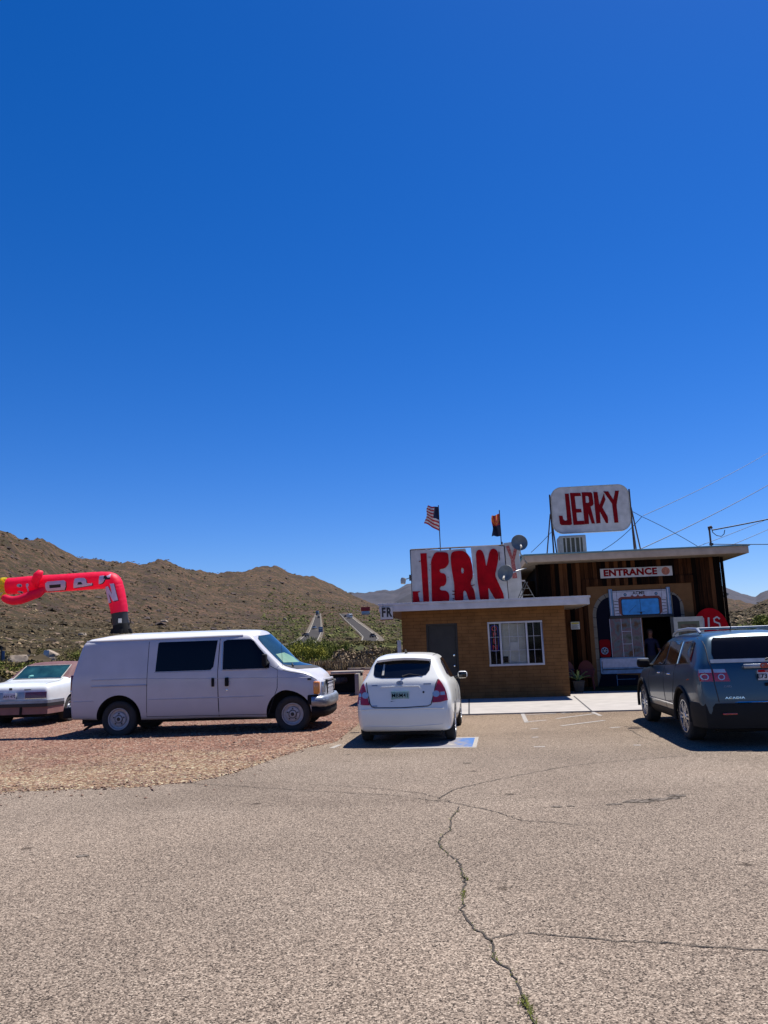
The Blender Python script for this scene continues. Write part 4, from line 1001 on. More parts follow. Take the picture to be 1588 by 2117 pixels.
# JERK panels on the annex roof
js = bthing('letter_sign', 'tall weathered white panels with huge red letters JERK standing on the block annex roof', 'sign', (-4.46, .4, 2.802))
def jx(x, z):   # zoom px (6.352 per photo px)
    k = 1/(6.352*68.2); X = (x-78)*k; Z = (835-z)*k
    return (X+Z*.018, Z-X*.045+.11)
def J2(l): return [jx(a, b_) for a, b_ in l]
def smooth_poly(pl, it=2):
    for d_ in (20, 7)[:it]:
        n = len(pl); q = []
        for i in range(n):
            a, b_ = pl[i], pl[(i+1) % n]; L_ = math.hypot(a[0]-b_[0], a[1]-b_[1]) or 1; t = min(.3, d_/L_)
            q += [(lerp(a[0], b_[0], t), lerp(a[1], b_[1], t)), (lerp(b_[0], a[0], t), lerp(b_[1], a[1], t))]
        pl = q
    return pl
for nm, pl, yy in (('panel', [(80, 160), (285, 150), (312, 845), (92, 852)], 0), ('panel', [(278, 140), (330, 150), (480, 160), (800, 135), (815, 190), (870, 260), (905, 828), (318, 850)], .012), ('panel', [(872, 112), (1215, 98), (1300, 112), (1332, 810), (915, 825)], .004)):
    shape(nm, [J2(pl)], yy, .012, 'white_sign', js)
L_ = {'J': [(208, 200), (290, 196), (310, 845), (95, 850), (95, 700), (200, 700), (165, 720), (185, 835), (232, 835)],
      'E': smooth_poly([(400, 185), (520, 183), (575, 195), (582, 340), (520, 405), (455, 405), (457, 460), (530, 465), (545, 560), (520, 630), (455, 632), (450, 688), (540, 690), (575, 740), (568, 830), (560, 835), (350, 842), (345, 835), (345, 300)], 2),
      'K': smooth_poly([(935, 200), (960, 152), (1015, 155), (1045, 230), (1065, 385), (1110, 190), (1140, 140), (1195, 140), (1228, 200), (1220, 300), (1172, 490), (1275, 740), (1275, 812), (1165, 808), (1078, 640), (1085, 815), (970, 818), (945, 560)], 2)}
for k, pl in L_.items(): shape('letter', [J2(pl)], -.012, .010, 'red_paint', js, label='red letter '+k)
Rl = smooth_poly([(603, 240), (625, 178), (700, 165), (780, 168), (835, 215), (880, 330), (893, 480), (850, 600), (900, 690), (915, 822), (825, 824), (790, 690), (755, 690), (755, 825), (640, 828), (640, 600), (610, 380)], 2)
shape('letter', [J2(Rl), J2(smooth_poly([(737, 390), (737, 465), (765, 465), (775, 430), (765, 392)], 1))], -.012, .010, 'red_paint', js, label='red letter R')
fr = MB()
def jb(a, b_, r_=.022, y=.04): p, q = jx(*a), jx(*b_); fr.tube([(p[0], y, p[1]), (q[0], y, q[1])], r_, 4)
jb((76, 150), (1300, 92)); jb((76, 150), (92, 850)); jb((1306, 95), (1332, 812)); jb((600, 130), (620, 840)); fr.build('frame', 'metal_dark', js)
l = MB()
for x, z in ((320, 250), (335, 345), (322, 420), (318, 590), (565, 515), (560, 720), (335, 250), (770, 440), (860, 350), (1240, 200)):
    p = jx(x, z); l.lathe([(.001, -.0025), (.012, -.002), (.012, .012)], 8, (p[0], 0, p[1]))
l.build('bolt_heads', 'metal_dark', js)
sc = MB()
for a, b_ in (((860, 625), (905, 612)), ((850, 560), (880, 520)), ((612, 695), (660, 700)), ((612, 740), (655, 735)), ((615, 790), (640, 800)), ((612, 820), (640, 825)), ((1236, 180), (1240, 295)), ((185, 310), (215, 300)), ((700, 730), (750, 735))):
    p, q = jx(*a), jx(*b_); sc.tube([(p[0], -.014, p[1]), (q[0], -.014, q[1])], .012, 4)
sc.build('peeling_paint', 'dark_red', js)
bk = MB()
for x in (.15, 1.4, 2.7): bk.tube([(x, .06, 1.3), (x, .9, .01)], .025, 6)
bk.build('prop', 'metal_dark', js)
# Y panel farther back
yp = bthing('weathered_sign', 'narrow weathered white panel with a peeling red letter Y behind the two dishes', 'sign', (-1.34, 1.2, 2.802))
shape('panel', [[(-.24, .0), (.26, .0), (.24, 1.90), (-.23, 1.86)]], 0, .03, 'white_sign', yp)
shape('letter', [[(-.17, 1.76), (-.06, 1.78), (.02, 1.45), (.10, 1.72), (.20, 1.70), (.08, 1.30), (.13, .75), (-.02, .74), (-.03, 1.32)]], -.006, .005, mat('peeling_red', (.36, .012, .02), .8, var=.3, scale=20, c2=(.46, .20, .19), detail=8), yp)
bx('frame', (-.29, .0, .0), (-.25, .05, 1.9), 'metal_dark', yp, .003)
# satellite dishes
def dish(label, c, ez, n, mast):
    t = bthing('satellite_dish', label, 'satellite dish', mast[0], 'satellite dishes at the roof corner')
    c = Vector(c)-Vector(mast[0])
    q = Vector(n).normalized().to_track_quat('Z', 'Y').to_matrix()
    prof = [(0.001, -.055)]+[(r_*ez, -.055+.07*r_*r_*1.0) for r_ in (.2, .4, .6, .8, .95, 1.)]+[(1.02*ez, .012), (1.0*ez, .03-.012), (.001, -.075)]
    b_ = MB().lathe(prof, 32, (0, 0, 0), 'z'); b_.v = [tuple(q @ Vector((v[0], v[1]*1.06, v[2])) + c) for v in b_.v]
    b_.build('reflector', 'dish', t, smooth=50)
    lnb = c + q @ Vector((0, -ez*.15, ez*1.05)) if False else c + q @ Vector((0, -ez*.9, ez*.85))
    tb('feed_arm', [c+q @ Vector((0, -ez*.98, 0)), lnb], .012, 'galv', t)
    MB().tube([lnb-Vector((0, 0, .02)), lnb+(c-lnb).normalized()*.10], [.035, .028], 10).build('receiver', 'unit', t, smooth=40)
    pts = [c-q @ Vector((0, 0, .07)), c-q @ Vector((0, 0, .16))]+[Vector(p)-Vector(mast[0]) for p in mast[1:]]+[Vector((0, 0, 0))]
    tb('mount_arm', pts, .022, 'galv', t)
dish('grey dish high on its arm in front of the red Y, facing left', BL(1074, 1122, .7), .245, (.10, -1, .30), [(-.80, 2.30, 4.10), BL(1076, 1145, .85)])
dish('grey dish lower down, tilted left, at the edge of the red K', BL(1045, 1185, .18), .235, (-.35, -1, .25), [(-.84, 2.30, 3.95), BL(1070, 1180, .5)])
# roof corner fascia bracket carrying them
# flood lamp at the left end
fl = bthing('flood_lamp', 'small beige flood lamp on a bracket left of the letter panels', 'lamp', (-4.47, .35, 3.62))
tb('bracket', [(0, 0, -.05), (0, 0, .02), (-.08, -.02, -.02), (-.18, -.03, -.03)], .013, 'metal_dark', fl); bx('mount', (-.03, -.03, -.08), (.02, .03, .1), 'metal_dark', fl)
MB().tube([(-.20, -.03, .0), (-.21, -.04, -.05), (-.22, -.05, -.17)], [.07, .085, .07], 14).build('lamp_head', 'unit', fl, smooth=40)
fl = bthing('flood_lamp', 'small pale lamp on an arm at the right corner of the wooden store', 'lamp', (5.46, 3.3, 2.95))
tb('bracket', [(-.02, 0, -.1), (.10, -.05, .1), (.12, -.08, .2)], .012, 'galv', fl); MB().tube([(.0, -.05, -.12), (.16, -.10, -.04), (.18, -.1, -.03)], [.03, .045, .03], 10).build('lamp_head', 'unit', fl, smooth=40)
# things on the annex roof by the dark wing: folding frame
s = bthing('folding_frame', 'grey folded A-frame ladder lying on the annex roof in the shade', 'ladder', (-.95, .9, 2.802))
for a, b_ in (((-.35, 0, 0), (-.05, .05, .62)), ((-.28, 0, 0), (.02, .05, .60)), ((.25, 0, 0), (-.05, .05, .62))): tb('rail', [a, b_], .012, 'galv_dark', s)
for z in (.2, .4): tb('rung', [(-.35+.30*z/.62, 0, z), (.25-.30*z/.62, 0, z)], .008, 'galv_dark', s)
# flags
def flag(name, label, base, top, pts, stripes):
    t = bthing(name, label, 'flag', base)
    tb('pole', [(0, 0, 0), (top[0], top[1], top[2])], .014, 'metal_dark', t)
    return t
def cloth(t, nm, corners, matf, nu=26, nv=26, amp=.05):
    """corners: hoist top, hoist bottom, fly bottom, fly top; matf(u,v)->material index; u hoist->fly, v top->bottom"""
    ht, hb, fb, ft = [Vector(c) for c in corners]; vs = []; mi = []
    for i in range(nu+1):
        for j_ in range(nv+1):
            u, v = i/nu, j_/nv; p = ht.lerp(ft, u).lerp(hb.lerp(fb, u), v)
            p.y += amp*math.sin(u*9+v*2.5)*u**.5+amp*.5*math.sin(v*7+u*4); p.x += .02*math.sin(v*8+u*3)*u; p.z += .025*math.sin(u*8+v*2)*u
            vs.append(p)
    b_ = MB(); b_.v = [tuple(p) for p in vs]
    for i in range(nu):
        for j_ in range(nv): b_.f.append((i*(nv+1)+j_, (i+1)*(nv+1)+j_, (i+1)*(nv+1)+j_+1, i*(nv+1)+j_+1)); b_.mi.append(matf((i+.5)/nu, (j_+.5)/nv))
    return b_
t = flag('striped_flag', 'red and white striped flag with dark blue canton blowing left on a thin pole', (-3.52, .47, 2.81), (0, 0, 3.03), None, None)
cl = cloth(t, 'c', [(0, -.01, 2.98), (0, -.01, 2.22), (-.44, -.06, 2.48), (-.32, -.02, 3.02)], lambda u, v: 2 if (u < .42 and v < .54) else (0 if int(v*13) % 2 == 0 else 1), 26, 39)
cl.build('flag_cloth', ['flag_red', 'flag_white', 'navy_flag'], t, smooth=180)
t = flag('state_flag', 'limp orange, red and dark blue flag hanging from the right hand roof pole', (-1.67, .47, 2.81), (0, 0, 2.78), None, None)
def az(u, v):
    if v > .52: return 2
    a = math.atan2(.52-v, (u-.5)); return 0 if int(a/(math.pi/7)) % 2 else 1
cl = cloth(t, 'c', [(-.0, -.01, 2.68), (.02, -.01, 1.98), (-.26, -.08, 1.96), (-.24, -.04, 2.60)], az, 26, 39, .07)
cl.build('flag_cloth', ['flag_orange', 'flag_red', 'navy_flag'], t, smooth=180)
# service mast and wires
ms = bthing('service_mast', 'thin steel electrical mast with weatherhead on the right part of the wooden roof', 'mast', (5.82, 5.0, 4.405))
tb('pole', [(0, 0, 0), (.0, 0, .90)], .033, 'metal_dark', ms); MB().tube([(0, 0, .86), (0, 0, .96), (.06, 0, .98), (.10, 0, .92)], [.04, .055, .05, .03], 10).build('weatherhead', 'metal_dark', ms, smooth=40)
tb('drip_loop', [(.08, 0, .93), (.10, 0, .78), (.22, 0, .66), (.38, 0, .62), (.48, 0, .70), (.52, 0, .84)], .014, 'black_trim', ms, 6)
bx('insulator', (-.05, -.05, .32), (.07, .03, .40), 'black_trim', ms)
def wire(label, a, b_, r_, sag=.3, n=14, grp='overhead wires'):
    a, b_ = Vector(a), Vector(b_); pts = [a.lerp(b_, i/n)-Vector((0, 0, 4*sag*(i/n)*(1-i/n))) for i in range(n+1)]
    o = tb('overhead_wire', pts, r_, 'black_trim'); tag(o, label, 'wire', grp); return o
mp = BM_ @ Vector((5.82, 5.0, 4.405))
wire('thick black cable running right from the mast head', mp+Vector((.1, 0, .86)), P(1720, 1044, 27), .022, .03)
wire('thin black cable running right from halfway up the mast', mp+Vector((.05, 0, .36)), P(1720, 1123, 27), .014, .02)
wire('thin wire rising steeply from the roof behind the JERKY board to the upper right', P(1318, 1138, 33), P(1740, 905, 60), .018, .4)
wire('faint highest wire rising to the upper right corner', P(1330, 1066, 45), P(1700, 862, 75), .016, .5)
wire('thin wire rising from behind the roof, right of the mast', P(1500, 1132, 40), P(1720, 1030, 48), .013, .1)
wire('thin wire leaving the roof just left of the mast', P(1442, 1130, 38), P(1720, 1014, 48), .013, .1)
wire('guy wire from the roof up to the peak right of the JERKY board', P(1245, 1138, 31), P(1327, 1068, 31), .012, .12)
wire('guy wire from the peak right of the JERKY board down towards the mast', P(1327, 1068, 31), P(1443, 1130, 31), .012, -.05)
wire('short wire from the peak to the right leg of the JERKY board', P(1327, 1068, 31), P(1305, 1056, 28.5), .012, .0)
wire('short thin wire left of the JERKY board', P(1098, 1142, 29), P(1140, 1100, 28.5), .011, .02)
# =================================================================== VEHICLES (x forward, y left, rear axle at x = 0)
def vthing(name, label, cat, rear_axle, head):
    """rear_axle: ground point under its centre; head: degrees to the right of +Y"""
    return thing(name, label, cat, (rear_axle[0], rear_axle[1], 0.005), R(90-head))
def mirror_y(pl): return [(-a, b) for a, b in pl]
# ---------------- white cargo van
van = vthing('white_van', 'long white cargo van with dusty lower body and black side windows on the gravel', 'van', (-5.38, 16.72), 93.1)
van.location.z = .0
zz = [.30, .33, .60, .95, 1.20, 1.28, 1.80, 1.89, 1.99]
def vst(x, zs=None, ys=None, crown=.06, xb=0.): return (x, ys or [.90, .97, 1.0, 1.01, 1.0, .985, .915, .885, .74], zs or zz, crown, xb)
vz_r = [.34, .37, .6, .95, 1.2, 1.28, 1.78, 1.86, 1.93]
V = [vst([-.97, -1.0, -1.01, -1.01, -.99, -.965, -.84, -.80, -.74], vz_r, [.88, .93, .955, .965, .955, .94, .86, .83, .70], .04, -.02),
     vst([-.92, -.95, -.96, -.96, -.94, -.915, -.78, -.73, -.62], vz_r, None, .05),
     vst([-.7, -.7, -.7, -.7, -.68, -.66, -.52, -.46, -.36], [.34, .37, .6, .95, 1.2, 1.28, 1.79, 1.875, 1.97]), vst(-.1), vst(.8), vst(1.7), vst(2.3),
     vst([2.9, 2.9, 2.9, 2.9, 2.88, 2.84, 2.72, 2.68, 2.60], [.28, .30, .6, .95, 1.2, 1.28, 1.80, 1.885, 1.975], None, .05, .22),
     vst([3.0, 3.0, 3.0, 3.0, 2.98, 2.94, 2.82, 2.77, 2.69], [.28, .30, .6, .95, 1.2, 1.28, 1.75, 1.83, 1.915], None, .05, .23),
     vst([3.38, 3.38, 3.38, 3.38, 3.36, 3.33, 3.33, 3.34, 3.35], [.28, .30, .6, .93, 1.16, 1.24, 1.27, 1.285, 1.30], [.90, .97, 1.0, 1.0, .99, .965, .91, .85, .74], .035, .24),
     vst([3.5]*9, [.28, .30, .6, .92, 1.13, 1.205, 1.235, 1.25, 1.26], [.90, .97, 1.0, 1.0, .985, .96, .90, .84, .72], .035, .22),
     vst([3.85]*9, [.32, .35, .6, .88, 1.06, 1.12, 1.15, 1.165, 1.175], [.88, .95, .98, .98, .965, .94, .88, .80, .68], .03, .20),
     vst([4.12, 4.14, 4.14, 4.14, 4.13, 4.12, 4.10, 4.08, 4.05], [.42, .45, .6, .80, .94, .99, 1.02, 1.035, 1.05], [.84, .90, .93, .93, .92, .90, .85, .78, .66], .025, .20),
     vst([4.19, 4.21, 4.22, 4.22, 4.20, 4.19, 4.17, 4.15, 4.13], [.45, .47, .6, .78, .88, .93, .96, .98, .995], [.80, .85, .88, .88, .87, .85, .81, .74, .62], .02, .18)]
vb, vbv = car_body(van, V, 'van_paint', [(0, -1.0, .36), (0, 1.0, .36), (3.5, -1.0, .36), (3.5, 1.0, .36)], .445)
split_faces(vb, 'roof', lambda c: c.z > 1.90 and c.x < 2.78, 'white_paint', van)  # roof gets a brighter white than the sides: sunlight put into the colour
for x, y in ((0, -.83), (0, .83), (3.5, -.83), (3.5, .83)): wheel(van, x, y, .355, .235, .215, 'steel_rim', 'steel', .02)
MB().box2((-.85, -.75, .24), (3.6, .75, .36)).build('chassis', 'underbody', van, bevel=.02)
def side(name, pl, m, t=van, bv=vbv, **k):
    decal(name, bv, [pl], '+y', m, t, **k)
side('side_window', [(.87, 1.24), (2.04, 1.24), (2.10, 1.30), (2.17, 1.82), (.93, 1.82), (.90, 1.80)], 'tint')
decal('side_window', vbv, [[(.87, 1.30), (2.04, 1.30), (2.17, 1.82), (.93, 1.82)]], '-y', 'tint', van)
side('door_window', [(2.27, 1.24), (3.12, 1.24), (3.13, 1.34), (3.00, 1.53), (2.76, 1.78), (2.68, 1.82), (2.32, 1.82), (2.27, 1.79)], 'tint', off=.012, grid=.05, skirt=.02)
decal('door_window', vbv, [[(2.27, 1.30), (3.12, 1.30), (2.78, 1.83), (2.30, 1.83)]], '-y', 'tint', van)
seam('window_trim', vbv, [(2.25, 1.80), (2.25, 1.225), (3.08, 1.225)], '+y', .008, 'clear_lens', van, .003)
seam('window_trim', vbv, [(.85, 1.225), (2.06, 1.225)], '+y', .006, 'clear_lens', van, .003)
ws = decal('windscreen', vbv, [[(-.80, 1.30), (-.60, 1.26), (0, 1.245), (.60, 1.26), (.80, 1.30), (.70, 1.83), (.62, 1.885), (0, 1.93), (-.62, 1.885), (-.70, 1.83)]], '-x', 'windscreen', van, off=.006)
decal('sunshade', vbv, [[(-.70, 1.33), (-.1, 1.32), (-.05, 1.42), (-.35, 1.53), (-.66, 1.50)]], '-x', mat('sunshade_green', (.09, .21, .15), .6), van, off=.010, skirt=.004)
decal('cowl', vbv, [[(-.80, 1.20), (.80, 1.20), (.80, 1.30), (.6, 1.262), (0, 1.25), (-.6, 1.262), (-.80, 1.30)]], '-x', 'black_trim', van, off=.008)
for y0 in (-.42, .25): tb('wiper', [(3.62, y0-.28, 1.262), (3.56, y0-.1, 1.31), (3.53, y0+.32, 1.335)], [.014, .011, .006], 'black_trim', van)
tb('aerial', [(3.40, -.88, 1.24), (3.36, -.885, 2.0)], .004, 'black_trim', van)
seam('drip_rail', vbv, [(-.76, 1.878), (2.55, 1.90)], '+y', .019, 'van_paint', van, .004)
for x_, z_ in (((.58, .36), 1.86), ((2.215, .34), 1.87)): seam('door_gap', vbv, [(x_[0]+.0, z_-.02), (x_[0]-.02 if x_[0] > 1 else x_[0], 1.2), (x_[0], x_[1])], '+y', .0065, 'seam', van, 0)
seam('door_gap', vbv, [(3.10, 1.30), (3.30, 1.20), (3.29, .85), (3.10, .36)], '+y', .006, 'seam', van, 0)
seam('door_gap', vbv, [(.58, .37), (3.10, .35)], '+y', .005, 'seam', van, 0)
seam('bonnet_gap', vbv, [(3.42, 1.19), (3.85, 1.10), (4.10, .98)], '+y', .006, 'seam', van, 0)
seam('body_crease', vbv, [(-.55, 1.115), (.57, 1.115)], '+y', .010, 'van_paint', van, .002)
seam('body_crease', vbv, [(-.55, .985), (.57, .985)], '+y', .016, 'van_paint', van, .004)
seam('body_crease', vbv, [(-.93, .70), (-.5, .70)], '+y', .010, 'van_paint', van, .0); seam('body_crease', vbv, [(.62, .70), (3.0, .70)], '+y', .010, 'van_paint', van, .0)
seam('body_crease', vbv, [(.62, 1.11), (3.95, 1.03)], '+y', .006, 'van_paint', van, .001)
for x in (2.10, 2.335):
    MB().box((x, -1.025, 1.0), (.055, .04, .17)).build('door_handle', 'black_plastic', van, bevel=.012)
MB().lathe([(.001, -.01), (.014, -.008), (.014, .01)], 10, (2.335, -1.012, .84)).build('door_lock', 'chrome', van)
MB().box((3.93, -.975, 1.0), (.09, .012, .035)).build('badge', 'black_trim', van)
for sy in (-1, 1):
    m_ = MB().box((3.05, sy*1.10, 1.40), (.10, .17, .24)).build('wing_mirror', 'black_plastic', van, bevel=.035, seg=3)
    tb('mirror_arm', [(3.10, sy*.96, 1.34), (3.07, sy*1.06, 1.33)], .03, 'black_plastic', m_)
    MB().box((4.10, sy*.885, .825), (.17, .15, .25)).build('indicator', 'amber_lens', van, bevel=.03, seg=3)
    MB().box((4.25, sy*.69, .825), (.12, .28, .23)).build('headlight', 'clear_lens', van, bevel=.02, seg=3)
    MB().box((-.965, sy*.925, 1.05), (.11, .09, .34)).build('tail_light', 'dark_red_lens', van, bevel=.015)
    MB().box((-.965, sy*.928, .90), (.112, .092, .05)).build('reverse_light', 'clear_lens', van, bevel=.01)
g = MB().box((4.30, 0, .82), (.10, 1.04, .30)).build('grille', 'black_plastic', van, bevel=.03)
for z in (.74, .82, .90): MB().tube([(4.22, -.52, z), (4.35, -.40, z), (4.385, 0, z), (4.35, .40, z), (4.22, .52, z)], .014, 6).build('grille_bar', 'van_paint', g, smooth=40)
tb('grille_surround', [(4.22, -.55, .96), (4.36, -.3, .97), (4.40, 0, .975), (4.36, .3, .97), (4.22, .55, .96)], .03, 'van_paint', van)
pts = [(3.98, -.97, .57), (4.18, -.965, .57), (4.36, -.86, .57), (4.47, -.5, .57), (4.50, 0, .57), (4.47, .5, .57), (4.36, .86, .57), (4.18, .965, .57), (3.98, .97, .57)]
bmp = MB(); vs = []
for i, p in enumerate(pts):
    a = pts[max(0, i-1)]; b_ = pts[min(8, i+1)]; t = Vector((b_[0]-a[0], b_[1]-a[1], 0)).normalized(); n = Vector((t.y, -t.x, 0))
    if n.dot(Vector((p[0]-3.0, p[1], 0))) < 0: n = -n
    for dn, dz in ((-.08, .10), (.0, .10), (.055, .06), (.07, .0), (.05, -.08), (-.02, -.12), (-.09, -.12)): vs.append(tuple(Vector(p)+n*dn+Vector((0, 0, dz))))
N7 = 7; bmp.add(vs, [(i*N7+k, i*N7+(k+1) % N7, (i+1)*N7+(k+1) % N7, (i+1)*N7+k) for i in range(8) for k in range(N7)]+[tuple(range(N7)), tuple(56+k for k in range(N7))[::-1]])
fb = bmp.build('front_bumper', 'dull_chrome', van, smooth=50)
b2 = MB(); b2.v = [(x*.985 if x > 4.1 else x, y*.985, z-.19) for x, y, z in bmp.v]; b2.f = bmp.f; b2.mi = bmp.mi; b2.build('air_dam', 'black_plastic', van, smooth=50)
MB().box((4.01, -.96, .60), (.26, .05, .19)).build('bumper_end', 'black_plastic', van, bevel=.02)
MB().box((-1.08, 0, .48), (.16, 1.92, .20)).build('rear_bumper', 'black_plastic', van, bevel=.03)
tb('exhaust_pipe', [(.9, -.45, .27), (-.4, -.62, .27), (-.75, -.85, .23)], .03, 'metal_dark', van)
tb('mud_flap_strip', [(-.34, -.86, .28), (-.55, -.88, .24), (-.72, -.92, .14)], [.035, .03, .02], 'black_plastic', van)
def remap(root, fx):
    for o in [o for o in root.children if o.type == 'MESH' and o.name.split('.')[0] != 'wheel']:
        for oo in [o]+list(o.children):
            for v in oo.data.vertices: v.co.x = fx(v.co.x)
remap(van, lambda x: interp([(-1.2, -1.18), (-1, -.98), (-.5, -.5), (.5, .52), (.60, .60), (.80, .68), (2.2, 2.02), (2.65, 2.64), (2.9, 2.84), (3.3, 3.22), (3.6, 3.46), (3.9, 3.83), (4.2, 4.06), (4.6, 4.28)], x))
# ---------------- white three-door hatchback
hat = vthing('white_hatchback', 'small white three-door hatchback parked nose-in, seen from behind, beside the gravel', 'car', (.305, 13.56), 7.5); hat.scale = (.96, .945, .98)
H = [([-.70, -.77, -.79, -.715, -.665, -.60, -.36, -.29, -.22], [.66, .73, .765, .775, .70, .62, .50, .45, .34], [.22, .27, .58, .72, 1.0, 1.07, 1.37, 1.41, 1.445], .02, -.07),
     ([-.62, -.66, -.67, -.64, -.59, -.54, -.30, -.23, -.15], [.72, .805, .83, .83, .755, .68, .545, .49, .38], [.21, .25, .59, .73, 1.0, 1.07, 1.375, 1.42, 1.452], .02, -.05),
     ([-.45, -.45, -.45, -.42, -.38, -.33, -.08, -.02, .05], [.74, .825, .845, .845, .79, .72, .58, .52, .40], [.20, .24, .58, .75, .99, 1.06, 1.375, 1.425, 1.46], .02, 0),
     (.15, [.74, .83, .85, .85, .81, .755, .60, .54, .41], [.19, .22, .55, .77, .96, 1.03, 1.37, 1.43, 1.465], .02, 0),
     (.9, [.74, .83, .85, .85, .815, .765, .61, .55, .41], [.19, .22, .55, .76, .94, 1.0, 1.37, 1.44, 1.475], .02, 0),
     ([1.5]*6+[1.45, 1.40, 1.34], [.74, .83, .85, .85, .815, .765, .60, .54, .40], [.19, .22, .55, .76, .93, .98, 1.35, 1.415, 1.45], .02, .05),
     ([2.28]*9, [.74, .83, .85, .85, .80, .76, .70, .65, .55], [.19, .22, .55, .74, .88, .93, .95, .96, .97], .02, .15),
     ([2.75]*9, [.74, .82, .84, .84, .79, .74, .68, .62, .5], [.2, .23, .5, .68, .80, .84, .86, .87, .88], .02, .12),
     ([3.1, 3.15, 3.15, 3.12, 3.08, 3.05, 3.02, 3.0, 2.98], [.62, .68, .70, .70, .66, .62, .57, .5, .4], [.22, .27, .45, .6, .68, .72, .74, .75, .76], .02, .12)]
hb, hbv = car_body(hat, H, 'white_paint', [(0, .85, .30), (0, -.85, .30), (2.5, .85, .30), (2.5, -.85, .30)], .345)
for x, y in ((0, .75), (0, -.75), (2.5, .75), (2.5, -.75)): wheel(hat, x, y, .30, .185, .19, 'alloy', 'alloy5')
MB().box2((-.6, -.62, .15), (2.8, .62, .24)).build('chassis', 'underbody', hat, bevel=.02)
def HZ(zx, zy): return ((737-zx)/624, (1102-zy)/624)
def hz(l): return [HZ(*p) for p in l]
decal('rear_window', hbv, [hz([(405, 300), (430, 262), (720, 244), (1005, 256), (1033, 300), (1022, 360), (985, 405), (930, 416), (720, 430), (500, 428), (425, 415), (405, 390)])], '+x', 'glass', hat, off=.006)  # top edge raised so dark glass stands in for shade under the spoiler
dA = decal('window_sticker', hbv, [hz([(512, 290), (528, 290), (524, 402), (500, 404)])], '+x', 'unit', hat, off=.012, skirt=.004)
wp = MB().tube([Vector((-.66, .02, 1.10)), Vector((-.62, -.10, 1.135)), Vector((-.63, -.34, 1.105))], [.016, .011, .006], 6).build('rear_wiper', 'black_trim', hat, smooth=40)
sp = MB(); vs = []
for f in (-1, -.8, -.4, 0, .4, .8, 1):
    y = f*.485; x0 = -.36-.10*(1-f*f)**.5*.6-.08; zt = 1.425-.035*f*f
    vs += [(x0+.20, y, zt+.03), (x0, y, zt-.02), (x0+.01, y, zt-.055), (x0+.16, y, zt-.075)]
sp.add(vs, [(4*i+k, 4*i+(k+1) % 4, 4*i+4+(k+1) % 4, 4*i+4+k) for i in range(6) for k in range(4)]+[(0, 1, 2, 3), (27, 26, 25, 24)])
spo = sp.build('spoiler', 'white_paint', hat, smooth=40)
MB().tube([(-.465, .20, 1.392), (-.478, 0, 1.397), (-.465, -.20, 1.392)], .012, 6).build('brake_light', 'dark_red_lens', spo, smooth=40)
for nm, pl in (('tail_light', [(300, 478), (318, 520), (335, 580), (358, 650), (376, 698), (300, 696), (236, 686), (240, 620), (255, 555), (275, 505)]), ('tail_light', [(1120, 455), (1150, 490), (1180, 540), (1200, 600), (1210, 665), (1130, 682), (1048, 684), (1060, 620), (1078, 560), (1098, 500)])):
    tl = decal(nm, hbv, [hz(pl)], '+x', 'red_lens', hat, off=.012, skirt=.03)
    cx = 325 if pl[0][0] < 700 else 1090
    decal('reverse_lamp', hbv, [hz([(cx+38*math.cos(q*.42), 600+32*math.sin(q*.42)) for q in range(15)])], '+x', 'clear_lens', tl, off=.020, skirt=.01)
    sx = -1 if cx < 700 else 1
    decal('indicator_strip', hbv, [hz([(cx+sx*45, 582), (cx+sx*45, 615), (cx+sx*(75 if sx < 0 else 95), 612), (cx+sx*(70 if sx < 0 else 90), 580)])], '+x', 'flag_orange' if False else 'clear_lens', tl, off=.017, skirt=.01)
# plate, recess, badges
seam('plate_recess_edge', hbv, hz([(490, 535), (500, 518), (700, 512), (905, 516), (922, 535)]), '+x', .007, 'white_paint', hat, .004, step=.05)
pt = MB().box2((-.755, -.105, .71), (-.735, .205, .865)).build('number_plate', 'teal_plate', hat, bevel=.003)
pt.location = (-.075+.055, 0, -.01)
pt.location = (-.03, 0, 0)
fr = MB(); fr.box2((-.764, -.115, .692), (-.757, .215, .712)); fr.build('plate_frame', 'black_trim', pt)
shape('plate_text', None, 0, .004, 'navy', pt, text='MBM41', size=.092, offset=.0005, spacing=1.05).matrix_basis = Matrix.Translation((-.757, .05, .795)) @ Matrix.Rotation(R(-90), 4, 'Z')
decal('badge', hbv, [circ(.055, .998, .060, 24, .032), circ(.055, .998, .047, 24, .021)], '+x', 'dull_chrome', hat, off=.012, skirt=.01)
decal('badge_letter', hbv, [[(.085, .978), (.073, .978), (.063, .994), (.049, .994), (.049, .978), (.037, .978), (.027, 1.018), (.039, 1.018), (.047, 1.002), (.061, 1.002), (.059, 1.018), (.071, 1.018)]], '+x', 'dull_chrome', hat, off=.012, skirt=.01)
for y_, z_, w_ in ((.50, .965, .10), (-.42, .972, .13), (.50, .635, .10)):
    decal('name_badge', hbv, [[(y_-w_/2, z_-.010), (y_+w_/2, z_-.010), (y_+w_/2, z_+.008), (y_-w_/2, z_+.010)]], '+x', 'dull_chrome', hat, off=.006, skirt=.006)
decal('lock', hbv, [circ(-.352, .84, .018, 12)], '+x', 'black_trim', hat, off=.006, skirt=.006)
seam('hatch_gap', hbv, hz([(332, 470), (345, 560), (375, 680), (395, 712), (430, 722), (720, 726), (1000, 716), (1035, 700), (1065, 600), (1090, 500), (1112, 455)]), '+x', .009, 'seam', hat, 0, step=.05)
seam('bumper_crease', hbv, hz([(250, 742), (400, 736), (740, 738), (1050, 734), (1170, 742)]), '+x', .012, 'white_paint', hat, .0, step=.06)
seam('bumper_crease', hbv, hz([(300, 905), (740, 915), (1150, 900)]), '+x', .008, 'white_paint', hat, .0, step=.06)
